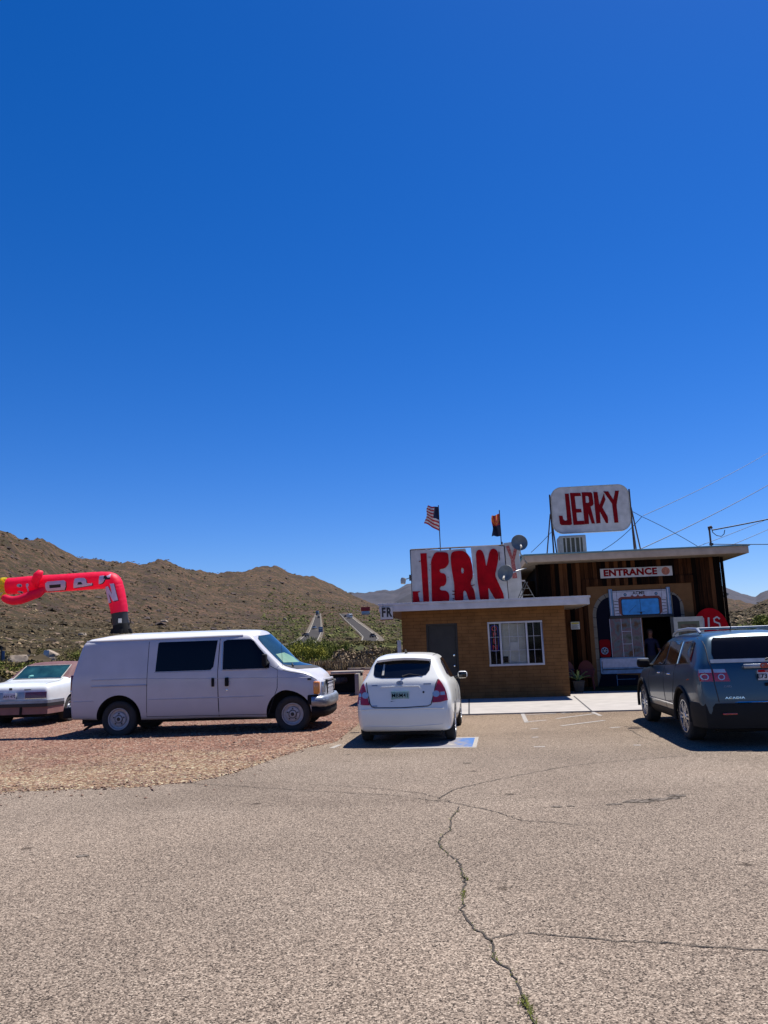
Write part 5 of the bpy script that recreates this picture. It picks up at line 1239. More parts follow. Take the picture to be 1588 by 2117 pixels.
seam('roof_gap', hbv, [(-.05, .49), (.4, .50), (1.2, .50)], '-z', .006, 'seam', hat, 0); seam('roof_gap', hbv, [(-.05, -.49), (.4, -.50), (1.2, -.50)], '-z', .006, 'seam', hat, 0)
for s_, ax in ((-1, '+y'), (1, '-y')):
    decal('side_window', hbv, [[(.02, 1.10), (.45, 1.03), (1.72, 1.00), (1.80, 1.06), (1.42, 1.34), (.9, 1.385), (.3, 1.37), (.08, 1.30)]], ax, 'glass', hat, off=.006)
    mm = MB().box((1.72, s_*.94, 1.02), (.12, .19, .14)).build('wing_mirror', 'white_paint', hat, bevel=.05, seg=3)
    MB().box((1.657, s_*.94, 1.02), (.012, .16, .11)).build('mirror_glass', 'glass', mm, bevel=.005)
    tb('mirror_stalk', [(1.75, s_*.78, .97), (1.73, s_*.88, .985)], .025, 'black_trim', mm)
    seam('door_gap', hbv, [(.55, 1.0), (.52, .8), (.6, .45), (.75, .26)], ax, .005, 'seam', hat, 0)
MB().tube([(-.02, -.0, 1.475), (-.10, 0, 1.53), (-.13, 0, 1.545)], [.028, .014, .008], 8).build('roof_aerial', 'black_trim', hat, smooth=40)
MB().box((-.60, -.35, .22), (.25, .12, .06)).build('exhaust_box', 'underbody', hat, bevel=.015)
# ---------------- grey green SUV
suv = vthing('grey_suv', 'large grey-green SUV with roof rails cut off by the right edge of the photo', 'car', (5.52, 12.25), 6.7); suv.scale = (.98, .98, .928)
S = [([-.92, -1.0, -1.02, -.99, -.965, -.93, -.74, -.66, -.60], [.78, .86, .90, .905, .885, .86, .74, .69, .56], [.26, .32, .66, .95, 1.16, 1.28, 1.60, 1.67, 1.70], .025, -.06),
     ([-.85, -.90, -.91, -.885, -.86, -.83, -.65, -.57, -.50], [.83, .93, .965, .97, .945, .915, .775, .72, .60], [.25, .31, .66, .95, 1.16, 1.27, 1.615, 1.685, 1.72], .025, -.03),
     ([-.62, -.62, -.62, -.60, -.58, -.55, -.40, -.34, -.28], [.85, .96, .995, 1.0, .975, .945, .80, .74, .61], [.25, .31, .66, .95, 1.15, 1.25, 1.62, 1.70, 1.735], .03, 0),
     (.1, [.86, .96, 1.0, 1.0, .975, .945, .81, .75, .62], [.25, .31, .66, .95, 1.13, 1.20, 1.62, 1.705, 1.745], .03, 0),
     (1.0, [.86, .96, 1.0, 1.0, .975, .945, .81, .75, .62], [.25, .31, .66, .95, 1.11, 1.17, 1.62, 1.70, 1.745], .03, 0),
     ([1.8]*6+[1.78, 1.74, 1.68], [.86, .96, 1.0, 1.0, .975, .94, .79, .73, .60], [.25, .31, .66, .94, 1.09, 1.15, 1.58, 1.66, 1.70], .03, .06),
     ([2.72]*9, [.86, .96, 1.0, 1.0, .965, .93, .86, .80, .7], [.25, .31, .66, .92, 1.06, 1.12, 1.15, 1.17, 1.18], .03, .2),
     ([3.4]*9, [.85, .94, .98, .98, .94, .90, .84, .78, .66], [.27, .33, .62, .88, 1.01, 1.07, 1.09, 1.10, 1.11], .03, .15),
     ([3.85, 3.9, 3.9, 3.88, 3.85, 3.82, 3.80, 3.78, 3.76], [.72, .8, .84, .84, .8, .76, .7, .64, .5], [.3, .35, .55, .76, .88, .93, .95, .97, .98], .03, .12)]
sb, sbv = car_body(suv, S, 'suv_paint', [(0, 1.0, .385), (0, -1.0, .385), (3.02, 1.0, .385), (3.02, -1.0, .385)], .455)
for x, y in ((0, .86), (0, -.86), (3.02, .86), (3.02, -.86)): wheel(suv, x, y, .382, .25, .27, 'alloy', 'alloy6')
MB().box2((-.8, -.7, .2), (3.4, .7, .34)).build('chassis', 'underbody', suv, bevel=.02)
decal('rear_window', sbv, [[(.70, 1.325), (.71, 1.42), (.66, 1.60), (.62, 1.655), (-.62, 1.655), (-.66, 1.60), (-.71, 1.42), (-.70, 1.325)]], '+x', 'tint', suv, off=.006)
decal('window_ledge', sbv, [[(.76, 1.262), (.76, 1.315), (-.76, 1.315), (-.76, 1.262)]], '+x', 'dull_chrome', suv, off=.008)
def win(nm, pl, m='glass'):
    for ax in ('-y', '+y'): decal(nm, sbv, [pl], ax, m, suv, off=.006)
win('quarter_window', [(-.52, 1.27), (.22, 1.235), (.16, 1.60), (-.30, 1.61), (-.42, 1.58)]); win('rear_door_window', [(.36, 1.225), (1.12, 1.21), (1.12, 1.615), (.34, 1.61)]); win('front_door_window', [(1.20, 1.205), (2.22, 1.17), (1.86, 1.50), (1.70, 1.58), (1.20, 1.615)])
seam('window_chrome', sbv, [(.27, 1.60), (.30, 1.225)], '-y', .009, 'chrome', suv, .006); seam('window_chrome', sbv, [(-.52, 1.262), (.22, 1.228), (2.25, 1.162)], '-y', .008, 'chrome', suv, .005)
for ax in ('-y', '+y'):
    seam('door_gap', sbv, [(.40, 1.215), (.46, .9), (.62, .62), (.62, .40)], ax, .006, 'seam', suv, 0); seam('door_gap', sbv, [(1.16, 1.20), (1.18, .38)], ax, .006, 'seam', suv, 0); seam('door_gap', sbv, [(2.30, 1.15), (2.42, .9), (2.38, .40)], ax, .006, 'seam', suv, 0)
    s_ = 1 if ax == '-y' else -1
    decal('sill_cladding', sbv, [[(.50, .27), (2.55, .27), (2.55, .42), (.50, .42)]], ax, 'cladding', suv, off=.012, skirt=.03)
    seam('door_moulding', sbv, [(.60, .535), (2.42, .535)], ax, .016, 'chrome', suv, .004)
    for x in (.75, 1.48): MB().tube([(x-.09, s_*.985, 1.045), (x-.05, s_*1.01, 1.045), (x+.05, s_*1.01, 1.045), (x+.09, s_*.985, 1.045)], .013, 6).build('door_handle', 'chrome', suv, smooth=40)
    mm = MB().box((2.22, s_*1.10, 1.20), (.16, .23, .17)).build('wing_mirror', 'black_plastic', suv, bevel=.06, seg=3)
    MB().box((2.235, s_*1.10, 1.282), (.12, .20, .03)).build('mirror_cap', 'dull_chrome', mm, bevel=.012)
    tb('mirror_stalk', [(2.24, s_*.92, 1.15), (2.23, s_*1.02, 1.16)], .03, 'black_plastic', mm)
    for x in (0, 3.02):
        ar = MB(); ar.tube([(x+.475*math.cos(R(a)), s_*(1.0 if x < 1 else .995), .385+.475*math.sin(R(a))) for a in range(-12, 193, 9)], .028, 8, flat=1.); ar.build('wheel_arch_trim', 'cladding', suv, smooth=40)
    tb('roof_rail', [(-.30, s_*.69, 1.735), (-.18, s_*.70, 1.80), (.3, s_*.71, 1.815), (1.0, s_*.70, 1.80), (1.45, s_*.67, 1.74), (1.55, s_*.66, 1.715)], [.02, .03, .03, .028, .022, .015], 'black_trim' if False else 'dull_chrome', suv, 8)
    # two-part tail light
    a_ = 1 if s_ > 0 else -1
    def q(pl): return [(a_*a, b) for a, b in pl]
    tl = decal('tail_light', sbv, [q([(.99, .99), (.995, 1.16), (.77, 1.165), (.765, .985)])], '+x', 'red_lens', suv, off=.014, skirt=.03)
    decal('lamp_top', sbv, [q([(.985, 1.115), (.985, 1.165), (.775, 1.17), (.775, 1.118)])], '+x', 'clear_lens', tl, off=.019, skirt=.01)
    decal('lamp_ring', sbv, [q(circ(.868, 1.055, .048)), q(circ(.868, 1.055, .034))], '+x', 'clear_lens', tl, off=.022, skirt=.01, grid=.2)
    tl = decal('tail_light', sbv, [q([(.745, .985), (.755, 1.168), (.58, 1.165), (.53, .98)])], '+x', 'red_lens', suv, off=.014, skirt=.03)
    decal('lamp_top', sbv, [q([(.742, 1.118), (.748, 1.17), (.59, 1.167), (.575, 1.115)])], '+x', 'clear_lens', tl, off=.019, skirt=.01)
    decal('lamp_ring', sbv, [q(circ(.648, 1.05, .048)), q(circ(.648, 1.05, .034))], '+x', 'clear_lens', tl, off=.022, skirt=.01, grid=.2)
for x in (.15, .95): tb('roof_bar', [(x, -.70, 1.815), (x, .70, 1.815)], .017, 'dull_chrome', suv)
tb('roof_aerial', [(-.35, .25, 1.76), (-.42, .25, 1.90)], [.008, .005], 'black_trim', suv)
seam('tailgate_gap', sbv, [(.76, 1.66), (.785, 1.30), (.76, 1.17), (.755, .98), (.72, .67)], '+x', .007, 'seam', suv, 0, step=.06); seam('tailgate_gap', sbv, [(-.76, 1.66), (-.785, 1.30), (-.76, 1.17), (-.755, .98), (-.72, .67)], '+x', .007, 'seam', suv, 0, step=.06)
rb = MB(); pts = [(-.52, 1.0), (-.78, .985), (-.98, .90), (-1.07, .6), (-1.09, 0), (-1.07, -.6), (-.98, -.90), (-.78, -.985), (-.52, -1.0)]; vs = []
for i, p in enumerate(pts):
    nx, ny = p[0]-.2, p[1]; L_ = math.hypot(nx, ny); nx /= L_; ny /= L_
    for dn, z in ((-.05, .655), (.008, .655), (.015, .60), (.012, .42), (-.02, .28), (-.10, .26)): vs.append((p[0]+nx*dn, p[1]+ny*dn, z))
rb.add(vs, [(i*6+k, i*6+(k+1) % 6, (i+1)*6+(k+1) % 6, (i+1)*6+k) for i in range(8) for k in range(6)]+[tuple(range(6)), tuple(48+k for k in range(6))[::-1]])
rbo = rb.build('rear_bumper', 'cladding', suv, smooth=45)
MB().tube([(-1.03, .55, .665), (-1.075, .3, .667), (-1.085, .05, .667)], .012, 6).build('chrome_strip', 'chrome', rbo); MB().tube([(-1.085, -.25, .667), (-1.075, -.45, .667), (-1.05, -.62, .665)], .012, 6).build('chrome_strip', 'chrome', rbo)
for s_ in (1, -1): MB().box((-1.075, s_*.60, .50), (.03, .20, .025)).build('reflector', 'red_lens', rbo, bevel=.004)
tr_ = MB().box((-1.055, 0, 1.205), (.04, .68, .065)).build('tailgate_trim', 'dull_chrome', suv, bevel=.015)
shape('emblem_letter', None, 0, .012, 'red_lens', suv, text='GMC', size=.10, offset=.006).matrix_basis = Matrix.Translation((-1.086, 0, 1.205)) @ Matrix.Rotation(R(-90), 4, 'Z')
np_ = MB().box((-1.065, 0, 1.07), (.03, .31, .155)).build('number_plate', 'plate_white', suv, bevel=.004)
MB().box((-1.081, 0, 1.128), (.004, .30, .036)).build('plate_band', 'red_paint', np_)
shape('plate_text', None, 0, .004, 'plate_white', np_, text='UTAH', size=.04).matrix_basis = Matrix.Translation((-1.085, 0, 1.128)) @ Matrix.Rotation(R(-90), 4, 'Z')
shape('plate_text', None, 0, .004, 'navy', np_, text='E73 2RA', size=.095, offset=.002).matrix_basis = Matrix.Translation((-1.083, 0, 1.05)) @ Matrix.Rotation(R(-90), 4, 'Z')
MB().box((-1.075, -.02, .93), (.02, .17, .05)).build('tailgate_handle', 'black_plastic', suv, bevel=.008)
decal('name_badge', sbv, None, '+x', 'chrome', suv, off=.010, skirt=.008, text='ACADIA', size=.042, offset=.0015, spacing=1.15, tr=lambda a, b: (.50-a*1.55, b+.735))
decal('small_badge', sbv, None, '+x', 'dull_chrome', suv, off=.008, skirt=.006, text='AWD', size=.045, tr=lambda a, b: (.58-a, b+.905))
tb('tailpipe', [(-.8, -.45, .25), (-1.08, -.45, .24)], .035, 'chrome', suv)
tb('rear_wiper', [(-1.0, 0, 1.30), (-1.0, -.12, 1.34), (-.985, -.45, 1.345)], [.016, .01, .006], 'black_trim', suv)
# ---------------- white sedan with maroon vinyl roof
sed = vthing('white_sedan', 'older white sedan with maroon vinyl roof half hidden behind the rear of the van', 'car', (-8.93, 19.9), 4.)
D = [([-1.08, -1.16, -1.19, -1.18, -1.15, -1.10, -1.06, -1.02, -.97], [.82, .86, .88, .885, .87, .83, .78, .70, .55], [.30, .36, .58, .76, .88, .93, .95, .96, .965], .012, -.04),
     ([-.98]*9, [.85, .90, .915, .915, .90, .87, .80, .72, .58], [.29, .33, .58, .78, .91, .965, .985, .995, 1.0], .012, 0),
     (-.4, [.86, .91, .92, .92, .905, .88, .80, .73, .6], [.28, .31, .58, .80, .94, .99, 1.01, 1.02, 1.025], .012, 0),
     ([.10]*5+[.08, .06, .06, .06], [.86, .91, .92, .92, .905, .88, .80, .74, .66], [.28, .31, .58, .80, .95, 1.01, 1.03, 1.04, 1.045], .012, 0),
     ([.42]*5+[.40, .44, .48, .53], [.86, .91, .92, .92, .905, .87, .72, .66, .56], [.28, .31, .58, .80, .95, 1.02, 1.36, 1.43, 1.46], .02, 0),
     (1.1, [.86, .91, .92, .92, .905, .87, .70, .64, .52], [.28, .31, .58, .80, .95, 1.02, 1.38, 1.455, 1.485], .02, 0),
     ([1.9]*6+[1.85, 1.80, 1.75], [.86, .91, .92, .92, .905, .87, .70, .64, .52], [.28, .31, .58, .80, .94, 1.01, 1.36, 1.43, 1.46], .02, 0),
     ([2.5]*9, [.86, .91, .92, .92, .90, .86, .80, .74, .66], [.28, .31, .58, .79, .92, .97, .99, 1.0, 1.005], .02, 0),
     ([3.2]*9, [.86, .90, .91, .91, .88, .84, .78, .72, .6], [.3, .33, .55, .75, .86, .91, .93, .94, .945], .02, 0),
     ([3.75]*9, [.8, .85, .86, .86, .84, .8, .74, .68, .5], [.32, .36, .55, .7, .8, .84, .86, .87, .87], .02, 0)]
db, dbv = car_body(sed, D, 'sedan_paint', [(0, .92, .32), (0, -.92, .32), (2.75, .92, .32), (2.75, -.92, .32)], .385)
split_faces(db, 'vinyl_roof', lambda c: c.z > 1.075-.02*(c.x > .3) and 0.05 < c.x < 2.2, 'maroon_vinyl', sed)
for x, y in ((0, .80), (0, -.80), (2.75, .80), (2.75, -.80)): wheel(sed, x, y, .325, .19, .20, 'dull_chrome', 'steel')
gp = [(.63, 1.075), (.60, 1.39), (-.60, 1.39), (-.63, 1.075)]
decal('rear_window', dbv, [gp], '+x', 'green_glass', sed, off=.008); seam('window_trim', dbv, gp, '+x', .012, 'unit', sed, .010, closed=True)
decal('parcel_shelf_item', dbv, [circ(.22, 1.13, .07, 16, .035)], '+x', mat('pale_teal', (.14, .38, .34), .6), sed, off=.013, skirt=.004)
for ax in ('-y', '+y'): decal('side_window', dbv, [[(.62, 1.08), (2.2, 1.05), (1.85, 1.37), (.66, 1.37)]], ax, 'glass', sed, off=.006)
for s_ in (1, -1):
    tl = decal('tail_light', dbv, [[(s_*.86, .66), (s_*.86, .80), (s_*.36, .80), (s_*.36, .66)]], '+x', 'dark_red_lens', sed, off=.012, skirt=.03)
    seam('tail_light_trim', dbv, [(s_*.87, .65), (s_*.36, .65)], '+x', .012, 'chrome', tl, .012)
    MB().box((-1.27, s_*.30, .40), (.05, .05, .26)).build('overrider', 'black_plastic', sed, bevel=.01)
decal('plate_panel', dbv, [[(.34, .655), (.34, .805), (-.34, .805), (-.34, .655)]], '+x', 'dull_chrome', sed, off=.010)
np2 = MB().box((-1.255, 0, .72), (.02, .31, .15)).build('number_plate', 'plate_white', sed, bevel=.003)
shape('plate_text', None, 0, .004, 'navy', np2, text='AIH 472', size=.09).matrix_basis = Matrix.Translation((-1.268, 0, .71)) @ Matrix.Rotation(R(-90), 4, 'Z')
for z0, z1, mt, d_ in ((.54, .61, 'dull_chrome', .0), (.46, .538, 'black_trim', .02), (.29, .458, 'maroon_vinyl', -.03)):
    b_ = MB(); pts = [(-.45, .945), (-.9, .94), (-1.22, .92), (-1.28, .80), (-1.30, 0), (-1.28, -.80), (-1.22, -.92), (-.9, -.94), (-.45, -.945)]; vs = []
    for p in pts:
        for dd, z in ((-.10, z1), (d_, z1), (d_, z0), (-.10, z0)): vs.append((p[0]-dd*.9 if abs(p[1]) < .93 else p[0], p[1]*(1+dd*.3), z))
    b_.add(vs, [(i*4+k, i*4+(k+1) % 4, (i+1)*4+(k+1) % 4, (i+1)*4+k) for i in range(8) for k in range(4)]+[(0, 1, 2, 3), (35, 34, 33, 32)])
    b_.build({'dull_chrome': 'rear_bumper', 'black_trim': 'bumper_strip', 'maroon_vinyl': 'lower_valance'}[mt], mt if mt != 'maroon_vinyl' else mat('dusty_maroon', (.20, .10, .09), .6), sed, smooth=40)
seam('boot_gap', dbv, [(-1.0, -.74), (-.5, -.72), (.0, -.68)], '-z', .006, 'seam', sed, 0); seam('boot_gap', dbv, [(-1.0, .74), (-.5, .72), (.0, .68)], '-z', .006, 'seam', sed, 0)
MB().box((-1.19, -.40, .86), (.01, .16, .02)).build('name_badge', 'black_trim', sed); MB().box((-1.19, .02, .885), (.02, .07, .05)).build('boot_lock', 'black_trim', sed, bevel=.005)
MB().box2((-.9, -.7, .2), (3.2, .7, .32)).build('chassis', 'underbody', sed, bevel=.02)
# ---------------- inflatable tube man on the van roof
tm = thing('tube_man', 'red inflatable tube man bent over leftwards on a black blower on the van roof', 'inflatable', P(251, 1308, 16.72), 0)
YT = 16.72
def Q(u, v, dy=0.): return P(u, v, YT+dy)
bw = MB(); q0 = Q(251, 1300); q1 = Q(249, 1266)
bw.tube([Q(251, 1309), Q(251, 1296), Q(250, 1290)], [.19, .175, .17], 20); bw.build('blower', 'black_plastic', tm, smooth=40, world=True)
MB().tube([Q(250, 1291), Q(248, 1278), Q(247, 1266)], [.172, .168, .172], 20).build('sleeve', 'black_trim', tm, smooth=50, world=True)
for du in (-17, 17): MB().tube([Q(250+du, 1291), Q(250+du*1.15, 1288), Q(250+du*1.15, 1280), Q(250+du, 1277)], .010, 6).build('carry_handle', 'black_plastic', tm, smooth=40, world=True)
for du, dy in ((-17, -.1), (17, -.1), (0, .18), (0, -.18)): MB().tube([Q(251+du, 1300, dy), Q(251+du*1.25, 1310, dy)], [.04, .03], 8).build('foot', 'black_plastic', tm, smooth=40, world=True)
MB().box(Q(248, 1283, -.185), (.07, .01, .09)).build('rating_label', 'paper', tm, world=True)
rr_ = .175
path = [(247, 1267), (245.5, 1255), (242.5, 1240), (239.5, 1225), (237, 1214), (234.5, 1205), (226, 1200), (205, 1199.8), (180, 1201.5), (150, 1203.5), (120, 1205.5), (90, 1207), (60, 1209), (35, 1211), (17, 1212)]
rads = [.178, .186, .19, .192, .19, .182, .184, .188, .19, .19, .19, .192, .188, .184, .178]
def densify(p, r, n=5):
    out, ro = [], []
    for i in range(len(p)-1):
        p0 = p[max(0, i-1)]; p1 = p[i]; p2 = p[i+1]; p3 = p[min(len(p)-1, i+2)]
        for k in range(n):
            t = k/n
            f = lambda a, b, c, d: .5*((2*b)+(-a+c)*t+(2*a-5*b+4*c-d)*t*t+(-a+3*b-3*c+d)*t**3)
            out.append((f(p0[0], p1[0], p2[0], p3[0]), f(p0[1], p1[1], p2[1], p3[1]))); ro.append(lerp(r[i], r[i+1], t))
    return out+[p[-1]], ro+[r[-1]]
pd, rd = densify(path, rads)
rnd = random.Random(2)
rd = [r*(1+.008*math.sin(i*1.7)+.006*math.sin(i*4.1)) for i, r in enumerate(rd)]
tube_ = MB().tube([Q(*p) for p in pd], rd, 28); to = tube_.build('tube', 'tube_red', tm, smooth=60, world=True)
tbv = bvh_of(to); t0 = Vector(XF[tm.name].translation)
def tloc(u, v):
    q = Q(u, v)-t0; return (q.x, q.z)
def tdec(nm, polys, m, off=.006, par=tm, **k): return decal(nm, tbv, [[tloc(*p) for p in pl] for pl in polys], '+y', m, par, off=off, grid=.04, skirt=.003, **k)
def z3(l): return [(x/5.293, 1170+y/5.293) for x, y in l]
def sh(l, dx=1.5, dy=1.1): return [(x+dx, y+dy) for x, y in l]
TL = {'N': [z3([(1175, 232), (1215, 228), (1262, 320), (1240, 215), (1232, 205), (1278, 198), (1322, 380), (1272, 392), (1218, 300), (1248, 402), (1215, 412)])],
      'P': [z3([(832, 245), (855, 150), (880, 142), (960, 140), (982, 160), (985, 195), (1020, 198), (1045, 190), (1040, 215)]), z3([(882, 212), (895, 186), (928, 182), (940, 208)])],
      'O': [z3([(533, 278), (538, 200), (560, 180), (740, 165), (760, 180), (755, 230), (730, 262)]), z3([(578, 248), (580, 215), (705, 205), (700, 238)])],
      'E': [z3([(1112, 205), (1122, 118), (1170, 112), (1165, 148), (1182, 150), (1172, 175), (1150, 195)])]}
for k_, pls in TL.items():
    tdec('letter_shadow', [sh(pls[0])], 'black_paint', .004); tdec('letter', pls, 'tube_pink', .009)
tdec('letter_shadow', [z3([(1165, 128), (1185, 110), (1210, 120), (1238, 135), (1235, 155), (1190, 158), (1170, 178)])], 'black_paint', .004)
tdec('letter', [z3([(1195, 120), (1238, 95), (1236, 132), (1212, 138)])], 'tube_pink', .009)
for cx, cy in ((258, 222), (250, 288)):
    e_ = tdec('eye', [z3([(cx+30*math.cos(q*.52), cy+(18 if cy < 250 else 12)*math.sin(q*.52)) for q in range(12)])], 'fascia_white', .008); tdec('pupil', [z3([(cx+8+10*math.cos(q*.78), cy+4+8*math.sin(q*.78)) for q in range(8)])], 'black_paint', .013, par=e_)
tdec('mouth', [z3([(330, 205), (350, 198), (362, 215), (345, 240), (352, 262), (340, 285), (325, 288), (335, 262), (330, 235)])], 'tube_pink', .008)
MB().tube([Q(*p, dy) for p, dy in (((78, 1212), -.12), ((73, 1202), -.26), ((78, 1190), -.30), ((84, 1184), -.27), ((88, 1184), -.24))], [.05, .085, .095, .075, .04], 14).build('arm', 'tube_red', tm, smooth=60, world=True)
MB().tube([Q(*p, dy) for p, dy in (((98, 1212), -.08), ((80, 1226), -.14), ((60, 1233), -.2), ((42, 1240), -.24), ((28, 1242), -.26), ((18, 1240), -.26), ((9, 1236), -.26), ((5, 1235), -.26))], [.06, .10, .105, .10, .095, .09, .08, .05], 14).build('arm', 'tube_red', tm, smooth=60, world=True)
hr = MB(); rnd = random.Random(8)
for k in range(26):
    a = rnd.uniform(0, 6.28); c = Q(17, 1212)+Vector((0, .15*math.cos(a), .16*math.sin(a))); dx = rnd.uniform(-.26, -.06); dz = rnd.uniform(-.17, .20)
    p1 = c+Vector((dx*.5, 0, dz*.3+.04)); p2 = c+Vector((dx, rnd.uniform(-.08, .08), dz)); wv = Vector((0, rnd.uniform(-.02, .02), .028))
    hr.add([c+wv, c-wv, p1-wv, p1+wv, p2-wv*.5, p2+wv*.5], [(0, 1, 2, 3), (3, 2, 4, 5)])
hr.build('hair', 'tube_yellow', tm, world=True)
# =================================================================== GROUND MARKS
def sheet(name, polys, z, m, **kw):
    g = MB()
    for pl in polys: g.add([(x, y, z) for x, y in pl], [tuple(range(len(pl)))])
    o = g.build(name, m)
    for p in o.data.polygons:
        if p.normal.z < 0: p.flip()
    return tag(o, kind='structure', **kw)
def gp_(u, v): q = G(u, v); return (q.x, q.y)
def crack(px, w0, w1, z=.0045, seed=0):
    rnd = random.Random(seed); pts = [Vector(gp_(*p)) for p in px]; out = []
    for i in range(len(pts)-1):
        a, b = pts[i], pts[i+1]; L_ = (b-a).length; n = max(2, int(L_/.035)); nrm = Vector((-(b-a).y, (b-a).x)).normalized()
        for k in range(n):
            t = k/n; p = a.lerp(b, t); out.append(p+nrm*(rnd.gauss(0, .006)+.02*noise.noise(Vector((p.x*6, p.y*6, seed)))))
    out.append(pts[-1]); g = []; ws = []
    for i, p in enumerate(out):
        d_ = (out[min(i+1, len(out)-1)]-out[max(i-1, 0)]).normalized(); nn = Vector((-d_.y, d_.x)); f = .5+.5*noise.noise(Vector((p.x*3, p.y*3, seed+9))); w_ = lerp(w0, w1, max(0, min(1, f)))*rnd.uniform(.55, 1.25)
        if f < .22: w_ *= .25
        ws += [p+nn*w_/2, p-nn*w_/2]
    return ws, out
CR = [([(385, 1620), (470, 1624), (560, 1630), (640, 1636), (730, 1640), (800, 1643), (870, 1652), (930, 1658), (975, 1668), (1030, 1680), (1080, 1697), (1200, 1706)], .007, .015),
      ([(640, 1622), (780, 1630), (870, 1640), (930, 1657)], .004, .012), ([(905, 1652), (940, 1632), (1000, 1618), (1080, 1602), (1150, 1588), (1230, 1578), (1330, 1570), (1420, 1562)], .008, .018),
      ([(950, 1668), (935, 1690), (933, 1712), (905, 1742), (925, 1765), (945, 1780), (955, 1800), (962, 1830), (958, 1850), (960, 1890), (980, 1920), (1010, 1940), (1022, 1960), (1018, 1980), (1050, 2005), (1070, 2025), (1080, 2060), (1095, 2090), (1115, 2125)], .007, .017),
      ([(1018, 1941), (1060, 1932), (1100, 1930), (1180, 1936), (1260, 1945), (1380, 1950), (1480, 1958), (1640, 1970)], .006, .016),
      ([(1340, 1500), (1300, 1503), (1290, 1502)], .03, .03), ([(1300, 1508), (1330, 1525), (1370, 1535)], .006, .015), ([(1200, 1600), (1300, 1590)], .004, .008)]
g = MB(); weeds = []
for i, (px, w0, w1) in enumerate(CR):
    ws, cl_ = crack(px, w0, w1, seed=i); n = len(ws)//2; g.add([(p.x, p.y, .0045) for p in ws], [(2*k, 2*k+1, 2*k+3, 2*k+2) for k in range(n-1)])
    if i == 3: weeds = cl_
o = g.build('asphalt_cracks', mat('crack_dark', (.035, .028, .022), .95, var=.3, scale=30))
for p in o.data.polygons:
    if p.normal.z < 0: p.flip()
tag(o, kind='structure')
wd = MB(); rnd = random.Random(4)
for k in range(420):
    f = rnd.random(); i = int((1-(1-f)**1.6 if rnd.random() < .5 else rnd.choice((.55, .62, .80, .84, .95, .97)) + rnd.gauss(0, .008))*(len(weeds)-1)); i = max(0, min(len(weeds)-1, i)); p = weeds[i]
    if noise.noise(Vector((p.x*4, p.y*4, 2))) < -.05 and rnd.random() < .8: continue
    x, y = p.x+rnd.gauss(0, .009), p.y+rnd.gauss(0, .012); a = rnd.uniform(0, 6.28); L_ = rnd.uniform(.008, .03); w_ = rnd.uniform(.002, .005); dx, dy = math.cos(a), math.sin(a)
    wd.add([(x-dy*w_, y+dx*w_, .003), (x+dy*w_, y-dx*w_, .003), (x+dx*L_*.7, y+dy*L_*.7, .003+L_*.7)], [(0, 1, 2)])
tag(wd.build('crack_weeds', 'fol_green'), 'small green weeds growing out of the long crack in the tarmac', 'weeds', kind='stuff')
# oil marks
rnd = random.Random(11); pl = []
for u, v, w_ in ((1322, 1657, .32), (1270, 1663, .16), (1390, 1650, .18), (1400, 1645, .2), (966, 1578, .12), (1150, 1668, .12), (170, 1770, .12), (1180, 1667, .08), (1360, 1653, .25), (720, 1560, .08)):
    c = G(u, v); pl.append([(c.x+w_*.5*math.cos(a)*rnd.uniform(.8, 1.1), c.y+w_*.28*math.sin(a)*rnd.uniform(.7, 1.2)) for a in [R(q*24) for q in range(15)]])
sheet('oil_stains', pl, .0042, mat('oil_stain', (.05, .040, .033), .95, var=.5, scale=24, c2=(.20, .17, .145), spec=.05))
# painted lines
worn = mat('worn_white_paint', (.38, .36, .33), .9, var=.2, scale=25, c2=(.24, .21, .185), detail=8)
def line(a, b, w_=.10):
    p, q = Vector(gp_(*a)), Vector(gp_(*b)); d_ = (q-p).normalized(); n_ = Vector((-d_.y, d_.x))*w_/2
    return [tuple(p+n_), tuple(p-n_), tuple(q-n_), tuple(q+n_)]
LN = [((1080, 1475), (1089, 1494)), ((1085, 1478.5), (1150, 1475)), ((1165, 1474), (1222, 1471.5)), ((1089, 1492.7), (1130, 1489)), ((1150, 1486), (1228, 1476)), ((1098, 1507.5), (1112, 1506)), ((1160, 1501), (1250, 1489.5)), ((1100, 1525), (1113, 1524)), ((1104, 1544.6), (1127, 1544)), ((1262, 1505), (1282, 1503.5)), ((1222, 1471), (1242, 1480)), ((686, 1547), (703, 1540)), ((1310, 1541), (1325, 1541)), ((1160, 1475), (1230, 1469.5))]
sheet('parking_lines', [line(a, b, .085) for a, b in LN], .0046, worn)
# accessible bay marking
A_, B_, C_, D_ = (805, 1549), (985, 1546), (990, 1524), (845, 1526)
def qd(s_, t): 
    a, b, c, d_ = [Vector(gp_(*p)) for p in (A_, B_, C_, D_)]; return tuple(a.lerp(b, s_).lerp(d_.lerp(c, s_), t))
bm_, nt_, p_ = new_mat('faded_blue_marking'); co_ = objco(nt_); nn_ = nd(nt_, 'TexNoise', Scale=9., Detail=6.); nt_.links.new(co_, nn_.inputs['Vector'])
sp_ = nt_.nodes.new('ShaderNodeSeparateXYZ'); nt_.links.new(co_, sp_.inputs[0]); mm_ = nd(nt_, 'Math', operation='MULTIPLY_ADD'); mm_.inputs[1].default_value = .85; mm_.inputs[2].default_value = -.62; nt_.links.new(sp_.outputs[0], mm_.inputs[0])
ad_ = nd(nt_, 'Math', operation='ADD'); nt_.links.new(mm_.outputs[0], ad_.inputs[0]); nt_.links.new(nn_.outputs[0], ad_.inputs[1])
rp_ = ramp(nt_, [(.74, (.17, .16, .175)), (1.10, (.02, .10, .30))]); nt_.links.new(ad_.outputs[0], rp_.inputs[0]); nt_.links.new(rp_.outputs[0], p_.inputs['Base Color']); p_.inputs['Roughness'].default_value = .85
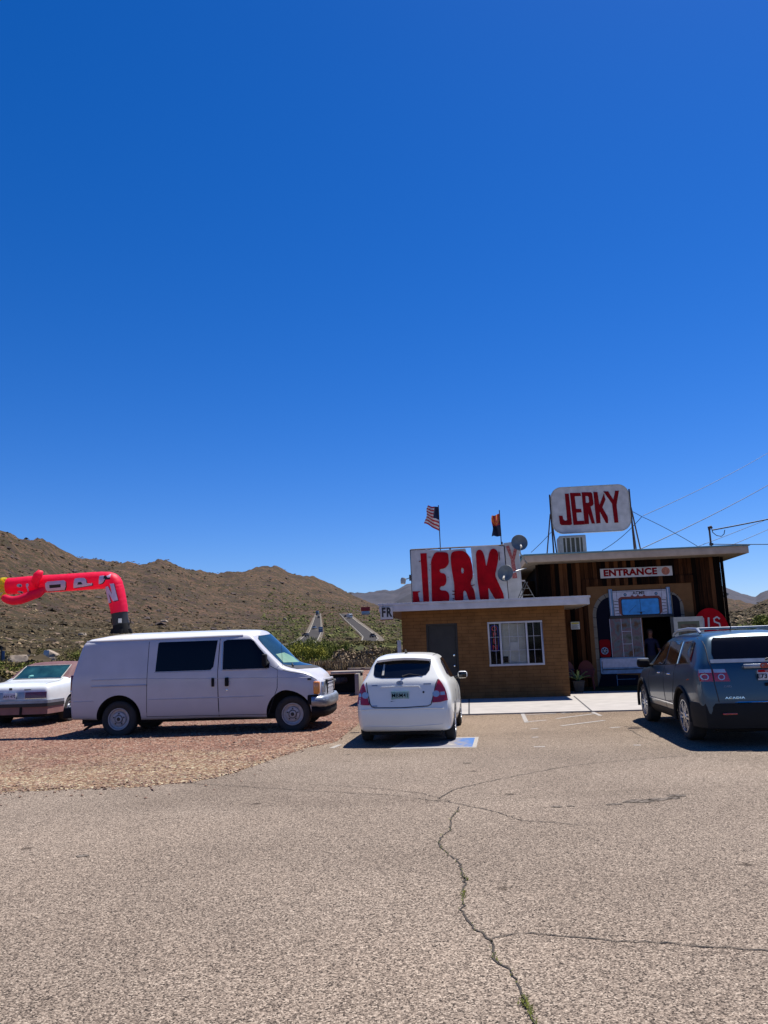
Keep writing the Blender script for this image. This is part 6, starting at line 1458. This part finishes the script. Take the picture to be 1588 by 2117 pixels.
sheet('accessible_bay_blue', [[qd(.05, .07), qd(.95, .07), qd(.95, .93), qd(.05, .93)]], .0044, bm_)
sheet('accessible_bay_border', [[qd(0, 0), qd(1, 0), qd(1, .08), qd(0, .08)], [qd(0, .92), qd(1, .92), qd(1, 1), qd(0, 1)], [qd(0, .08), qd(.05, .08), qd(.05, .92), qd(0, .92)], [qd(.95, .08), qd(1.0, .08), qd(1.0, .92), qd(.95, .92)]], .0048, worn)
def st2(pts, w_): return [qd(a, b) for a, b in stroke(pts, w_)]
sheet('accessible_symbol', [st2([(.72, .28), (.58, .42), (.48, .55), (.60, .60)], .07), st2([(.58, .44), (.40, .40), (.30, .30), (.22, .32)], .07), st2([(.30, .62), (.22, .50), (.24, .34), (.36, .22), (.50, .22), (.60, .34)], .05)], .0052, worn)
# =================================================================== THINGS BETWEEN THE LOT AND THE HILLS
def wthing(name, label, cat, u, r, group=None, rz=0., dz=0.):
    a = az_of(u); x, y = r*math.sin(a), r*math.cos(a); z = max(height(x, y), gravel_z(x, y) if r < 44 and x < .3 else -9)
    return thing(name, label, cat, (x, y, z+dz), rz, group)
# concrete pit with black pipe
ct = thing('concrete_headwall', 'low open concrete box wall with dark inside between the van and the hatchback', 'wall', (-1.62, 25.4, .05), R(-6))
c = MB(); bx('wall_side', (.50, -.02, -.05), (.63, .95, .72), 'concrete', ct, .01); bx('wall_side', (-.62, -.02, -.05), (-.49, .95, .42), 'concrete', ct, .01); bx('wall_back', (-.48, .80, -.05), (.49, .95, .70), 'underbody', ct, .01)
bx('coping', (-.36, .35, .725), (.66, .98, .80), 'concrete', ct, .01); bx('pit_floor', (-.48, .0, -.05), (.49, .79, .02), 'underbody', ct, 0)
pp = thing('black_pipe', 'short ribbed black plastic pipe lying against the concrete box wall', 'pipe', (-1.95, 25.4, .5), R(-6))
prof = []; P_ = MB(); pts = [Vector((-.55, -.35, -.02)).lerp(Vector((.42, .72, .07)), i/40) for i in range(41)]; P_.tube(pts, [.10+.012*(i % 2) for i in range(41)], 14); P_.build('pipe', 'pipe', pp, smooth=30)
for i, (u, r, L_, lab) in enumerate(((735, 43.5, .95, 'grey weathered timber beam lying at the far edge of the gravel, left one'), (757, 43.8, .8, 'grey weathered timber beam lying at the far gravel edge next to the hatchback'))):
    t = wthing('timber_beam', lab, 'timber', u, r, 'timber beams', R(3)); bx('beam', (-L_/2, -.15, 0), (L_/2, .12, .14), 'wood_old', t, .01); bx('beam', (-L_/2+.1, -.45, -.02), (L_/2-.2, -.2, .09), 'wood_old', t, .01)
# boulders
def boulder(u, r, w_, h_, lab, seed, rz=0, tilt=0):
    t = None; a = az_of(u); x, y = r*math.sin(a), r*math.cos(a); z = height(x, y)
    bm = bmesh.new(); bmesh.ops.create_icosphere(bm, subdivisions=3, radius=1)
    for v in bm.verts:
        n_ = noise.noise(v.co*1.1+Vector((seed, 0, 0)))*.35+noise.noise(v.co*3+Vector((seed, 0, 0)))*.12
        v.co *= 1+n_; v.co.z = max(-.5, min(.62, v.co.z)); v.co = Vector((v.co.x*w_/2, v.co.y*w_*.4, v.co.z*h_*.8+h_*.25))
        v.co = Matrix.Rotation(tilt, 3, 'Y') @ v.co
    me = bpy.data.meshes.new('boulder'); bm.to_mesh(me); bm.free(); o = link('boulder', me, 'boulder', smooth=28); o.location = (x, y, z); o.rotation_euler = (0, 0, rz)
    return tag(o, lab, 'rock', 'pale boulders on the flat')
boulder(28, 100, 2.8, 1.5, 'long pale flat-topped boulder in the scrub above the sedan rear window', 1)
boulder(101, 105, 2.2, 1.9, 'pale pointed boulder behind the small sign post, above the maroon roof', 4, 0, .5)
boulder(112, 99, 1.8, 1.1, 'small tan boulder at the foot of the pointed boulder', 9)
boulder(62, 125, 1.6, 1.1, 'little pale rock between the two bigger boulders', 12)
boulder(168, 330, 3., 1.6, 'white rock high on the hillside below the red tube', 5); boulder(338, 560, 5., 2., 'small white outcrop on the slope above the van roof', 6); boulder(590, 820, 4., 3., 'tiny white rock on the slope left of the highway', 7)
t = wthing('sign_post', 'small grey sign on a thin dark post in front of the pointed boulder', 'sign', 96, 88)
tb('post', [(0, 0, -.3), (0, 0, 1.75)], .05, 'black_trim', t); bx('panel', (-.28, -.06, .85), (.28, -.03, 1.75), 'galv', t, .01)
t = wthing('fence_post', 'dark thin post at the left edge of the photo beyond the sedan', 'post', 2, 70)
tb('post', [(0, 0, -.3), (0, 0, 2.0)], .06, 'black_trim', t); bx('panel', (.05, -.02, .9), (.28, .0, 1.7), 'blue_sign', t)
t = wthing('route_sign', 'small blue route sign on two posts beside the left carriageway', 'sign', 664, 470)
for x in (-.8, .8): tb('post', [(x, 0, -1), (x, 0, 3.2)], .12, 'galv', t)
bx('panel', (-1.3, -.2, 1.8), (1.3, -.12, 5.0), 'blue_sign', t, .02); shape('lettering', None, -.24, .03, 'white_sign', t, text='93', size=1.3, tr=lambda a, b: (a, b+2.7)); bx('upper_panel', (-1.1, -.24, 3.7), (1.1, -.21, 4.6), 'galv', t)
t = wthing('red_billboard', 'distant red roadside board on a grey base right of the highway', 'billboard', 758, 850)
bx('board', (-5, -.3, 4.6), (5, 0, 9), 'red_billboard', t, .05); bx('lower_board', (-4.5, -.25, .5), (4.6, 0, 4.4), 'fascia_white' if False else 'galv', t, .05)
for x in (-2.5, 2.5): tb('post', [(x, .2, -1), (x, .2, 10.5)], .2, 'metal_dark', t)
# highway traffic
def traffic(label, u, v, paint, kind, name, cat, heading=0):
    h = hit(u, v); t = thing(name, label, cat, (h.x, h.y, height(h.x, h.y)+.6), R(heading), 'vehicles on the highway')
    t.scale = (1.1, 1.1, 1.15)
    if kind == 'truck':
        MB().box((0, 1.5, 2.3), (2.5, 8, 2.9)).build('cargo_box', paint, t, bevel=.08); MB().box((0, -3.7, 1.7), (2.4, 2.0, 2.3)).build('cab', paint, t, bevel=.2); MB().box((0, -4.72, 2.2), (2.1, .06, .9)).build('windscreen', 'glass', t); ys = (-3.7, 1.5, 4.2); wr = .5
    else:
        hh = .75 if kind == 'suv' else .55
        MB().box((0, 0, .75), (1.85, 4.6, .75)).build('body', paint, t, bevel=.15); MB().box((0, .3, 1.1+hh/2), (1.6, 2.7, hh), taper=.85).build('cabin', 'tint', t, bevel=.08); MB().box((0, .3, 1.13+hh), (1.3, 2.1, .07)).build('roof', paint, t, bevel=.03)
        for x in (-.7, .7): MB().box((x, -2.32, .85), (.35, .06, .18)).build('headlight', 'clear_lens', t)
        ys = (-1.4, 1.4); wr = .34
    for y in ys:
        for x in (-.85, .85): MB().lathe([(.001, -.12), (wr, -.12), (wr, .12), (.001, .12)], 14, (x, y, wr), 'x').build('wheel', 'rubber', t)
traffic('dark car lowest on the left carriageway', 632, 1318.5, 'black_trim', 'car', 'highway_car', 'car', -20)
traffic('dark car with bright bonnet halfway up the left carriageway', 650, 1302, 'dull_chrome', 'car', 'highway_car', 'car', -10)
traffic('small dark car near the top of the left carriageway', 659, 1279, 'black_trim', 'car', 'highway_car', 'car')
traffic('dark lorry at the very top of the left carriageway', 656, 1271.5, 'blue_sign', 'truck', 'highway_lorry', 'lorry')
traffic('white box lorry near the top of the right carriageway', 723, 1280, 'white_paint', 'truck', 'highway_lorry', 'lorry', 20)
traffic('dark small car just left of the white box lorry', 715, 1277, 'black_trim', 'suv', 'highway_car', 'car', 20)
traffic('dark tall car lowest on the right carriageway', 771, 1320, 'pipe', 'suv', 'highway_car', 'car', 25)
# =================================================================== VEGETATION
def bush(name, label, group, x, y, w_, h_, n, m, seed, leaf=.06, upright=0., stems=10, z=None, cat='bush'):
    rnd = random.Random(seed); z = max(height(x, y), -.05) if z is None else z
    t = thing(name, label, cat, (x, y, z), 0, group); L_ = MB(); S = MB()
    cl = [(rnd.uniform(-.36, .36)*w_, rnd.uniform(-.3, .3)*w_, h_*rnd.uniform(.35, .85), rnd.uniform(.13, .27)*w_) for _ in range(9)]
    for cx, cy, cz, cr in cl[:stems]: S.tube([(cx*.1, cy*.1, -.1), (cx*.6, cy*.6, cz*.6), (cx, cy, cz)], [.03*h_, .018*h_, .008], 5)
    for k in range(n):
        cx, cy, cz, cr = cl[rnd.randrange(9)]
        d = Vector((rnd.gauss(0, 1), rnd.gauss(0, 1), rnd.gauss(0, 1))).normalized()*cr*rnd.random()**.45
        p = Vector((cx, cy, cz))+Vector((d.x, d.y, d.z*h_/w_*1.5))
        if p.z < .02: p.z = rnd.uniform(.02, .3*h_)
        a = Vector((rnd.gauss(0, 1), rnd.gauss(0, 1), rnd.gauss(0, 1)+upright*2)).normalized()*leaf*rnd.uniform(.7, 1.6)*(1+upright)
        b = a.orthogonal().normalized()*leaf*rnd.uniform(.25, .55)/(1+upright)
        b.rotate(Matrix.Rotation(rnd.uniform(0, 3), 3, a.normalized()))
        L_.add([p-a*.5-b*.3, p-a*.5+b*.3, p+b, p+a*.6, p-b], [(0, 1, 2, 3, 4)])
    L_.build('leaves', m, t); S.build('stems', 'fol_dead', t)
    return t
def at_u(u, r): a = az_of(u); return r*math.sin(a), r*math.cos(a)
rnd = random.Random(21); k = 0
for u, r, w_, h_, m in [(590, 62, 3, 1.6, 'fol_green'), (612, 58, 3.0, 1.7, 'fol_yellow'), (630, 64, 3.2, 1.9, 'fol_green'), (648, 55, 2.4, 1.5, 'fol_yellow'), (662, 66, 3.2, 1.9, 'fol_green'), (680, 58, 2.6, 1.6, 'fol_green'), (698, 63, 2.6, 1.7, 'fol_green'), (716, 70, 3., 1.5, 'fol_creosote'), (604, 50, 2, 1.0, 'fol_yellow'), (640, 49, 2, .9, 'fol_yellow'), (672, 50, 2.0, 1.0, 'fol_green'), (578, 72, 3.5, 2.0, 'fol_green'), (655, 82, 4, 2.3, 'fol_green'), (618, 80, 4, 2.2, 'fol_green'), (690, 84, 4, 2.0, 'fol_creosote'), (560, 60, 3, 1.6, 'fol_green')]:
    k += 1; x, y = at_u(u, r)
    h_ *= 1.0 if 585 < u < 700 and r > 52 else .7; w_ *= .8
    kd = {'fol_green': ('leafy_bush', 'leafy green bush in the thicket between the van bonnet and the highway', 'green bushes below the highway'), 'fol_yellow': ('flowering_weed', 'yellow-green flowering weed clump in front of the green thicket', 'yellow-green weeds below the highway'), 'fol_creosote': ('creosote_bush', 'olive desert bush right of the green thicket', 'olive bushes beyond the gravel')}[m]
    bush(kd[0], kd[1], kd[2], x, y, w_, h_, 1500, m, k, leaf=.10, upright=.8)
x, y = at_u(735, 50); bush('dead_brush_heap', 'grey-brown heap of dead brush behind the timber beams', None, x, y, 3.0, 1.3, 1300, 'fol_dead', 77, leaf=.16, upright=.0, cat='brush heap')
for u, r in ((700, 46.5), (722, 46), (752, 47), (770, 46), (790, 47), (660, 46), (630, 46.5), (685, 45.5), (745, 45.2)):
    x, y = at_u(u, r); k += 1; bush('dry_grass_clump', 'low straw-coloured grass clump along the far edge of the gravel', 'straw grass along the gravel edge', x, y, 1.9, .5, 500, 'fol_dry', k, leaf=.12, upright=1.5, cat='grass')
for u, r, w_, h_ in ((760, 62, 3.0, 1.2), (785, 58, 2.6, 1.1), (810, 66, 3, 1.3), (820, 52, 2, .9), (775, 85, 4, 1.6), (740, 90, 4, 1.6), (805, 95, 4, 1.7), (795, 125, 5, 1.8)):
    x, y = at_u(u, r); k += 1; bush('creosote_bush', 'olive desert bush between the hatchback roof and the right carriageway', 'olive bushes left of the annex', x, y, w_, h_*.7, 900, 'fol_creosote', k, leaf=.11)
for u, r, w_, h_ in ((738, 290, 8, 2.6), (750, 300, 8, 2.4), (762, 295, 8, 2.2), (774, 300, 8, 2.2), (786, 290, 8, 2.4), (797, 285, 8, 2.6), (728, 280, 8, 2.4), (808, 280, 8, 2.5)):
    x, y = at_u(u, r); k += 1; bush('roadside_brush', 'dark green brush hiding the lower end of the right carriageway', 'brush below the highway', x, y, w_, h_, 500, 'fol_creosote', k, leaf=.35)
for u, r, w_, h_ in ((-25, 55, 3.5, 1.7), (20, 66, 3.6, 1.6), (8, 48, 2.6, 1.1), (60, 60, 3.2, 1.5), (100, 55, 2.6, 1.0), (140, 64, 3.6, 1.9), (152, 52, 2.4, 1.4), (72, 78, 3, 1.3), (128, 92, 4, 2.2), (160, 84, 4, 2.4), (-2, 100, 4, 2.6), (75, 112, 4, 3.4), (190, 70, 3.5, 1.6), (150, 110, 5, 3.2), (-60, 75, 4, 2.)):
    x, y = at_u(u, r); k += 1; bush('creosote_bush', 'olive-green creosote bush on the flat behind the white sedan', 'creosote bushes behind the sedan', x, y, w_*.75, h_*.6, 800, 'fol_creosote' if k % 3 else 'fol_green', k, leaf=.11)
for u, r, w_, h_ in ((1562, 78, 3.6, 2.1), (1590, 70, 3.2, 1.9), (1620, 82, 5, 2.2)):
    x, y = at_u(u, r); k += 1; bush('mesquite_bush', {1562: 'big green bush on the slope above the SUV roof', 1590: 'green bush cut by the right edge above the SUV', 1620: 'green bush just outside the right edge'}[u], 'green bushes on the right slope', x, y, w_, h_, 2600, 'fol_green', k, leaf=.16)
for u, r, w_, h_ in ((1515, 60, 3, .9), (1530, 72, 3, 1.1), (1545, 58, 3, .9), (1575, 56, 3, .9), (1508, 85, 3, 1.2)):
    x, y = at_u(u, r); k += 1; bush('dry_bush', 'low dry tan bush on the slope between the wooden store and the big green bush', 'dry bushes on the right slope', x, y, w_, h_, 700, 'fol_dry', k, leaf=.12)
# distant scrub and rocks, too many to count
def scatter(name, n, rmin, rmax, smin, smax, m, seed, flat=.7, hill=None, label='', cat='scrub', u0=-160, u1=1760):
    rnd = random.Random(seed); g = MB()
    for _ in range(n):
        u = rnd.uniform(u0, u1); a = az_of(u); r = rmin*(rmax/rmin)**rnd.random(); x, y = r*math.sin(a), r*math.cos(a)
        if -1.5 < x/r*F+794-790 and u > 840 and u < 1490: continue
        if cat == 'rocks' and (u > 520 and r < 1250 or r < 200): continue
        z = height(x, y)
        # keep the highway clear
        if 200 < r and 560 < u < 830:
            d_ = Vector((x, y, z+.4))-Vector((0, 0, CZ)); v_ = PH/2-F*(d_.dot(_up)/d_.dot(_fw)); uu = PW/2+F*(d_.dot(_rt)/d_.dot(_fw))
            ok = True
            for A2, B2 in ((LL, LR), (RL, RR_)):
                ta = sorted((p[1], p[0]) for p in A2); tb_ = sorted((p[1], p[0]) for p in B2)
                if ta[0][0]-2 < v_ < ta[-1][0]+6 and interp(ta, v_)-4 < uu < interp(tb_, v_)+4: ok = False
            if not ok: continue
        nz = noise.noise(Vector((x/45, y/45, seed)))+.6*noise.noise(Vector((x/14, y/14, seed+5)))
        if rnd.random() > .28+1.5*(nz+.18): continue
        s_ = min(smax*2.2, smin*math.exp(abs(rnd.gauss(0, .55))))*(1+r/900); q = rnd.uniform(0, 3)
        b = [(math.cos(q+i*1.2566)*s_*rnd.uniform(.6, 1.2), math.sin(q+i*1.2566)*s_*rnd.uniform(.6, 1.2), s_*rnd.uniform(-.1, .25)) for i in range(5)]+[(rnd.uniform(-.3, .3)*s_, rnd.uniform(-.3, .3)*s_, s_*flat*rnd.uniform(.7, 1.3))]+[(math.cos(q+.6+i*2.1)*s_*.6, math.sin(q+.6+i*2.1)*s_*.6, s_*flat*rnd.uniform(.5, .9)) for i in range(3)]
        g.add([(x+p[0], y+p[1], z+p[2]) for p in b], [(0, 1, 6), (1, 2, 6), (2, 7, 6), (2, 3, 7), (3, 4, 8), (4, 0, 8), (0, 6, 8), (3, 8, 7), (6, 7, 5), (7, 8, 5), (8, 6, 5)])
    tag(g.build(name, m), label, cat, kind='stuff')
scatter('desert_scrub', 36000, 75, 1400, .34, .9, 'scrub', 1, label='dark dry scrub dotted over the flats and hillsides')
scatter('pale_brush', 6000, 60, 600, .22, .6, 'fol_dry', 2, label='pale dry brush between the darker desert scrub', cat='brush')
scatter('hill_rocks', 5000, 150, 1300, .3, .8, mat('hill_rock', (.19, .13, .09), .95, var=.4, scale=.2), 3, .5, label='brown rocks strewn over the hillsides', cat='rocks')

scatter('rock_outcrops', 3500, 480, 1900, .6, 1.3, mat('dark_outcrop', (.05, .034, .03), .95, var=.4, scale=.1), 13, .55, label='dark rock ledges breaking out near the tops of the hills', cat='rocks')
scatter('valley_brush', 16000, 110, 1250, .35, .9, foliage('valley_green', (.04, .048, .012), (.115, .115, .03), .15), 31, .8, label='green brush filling the flat valley around the highway', u0=540, u1=900)
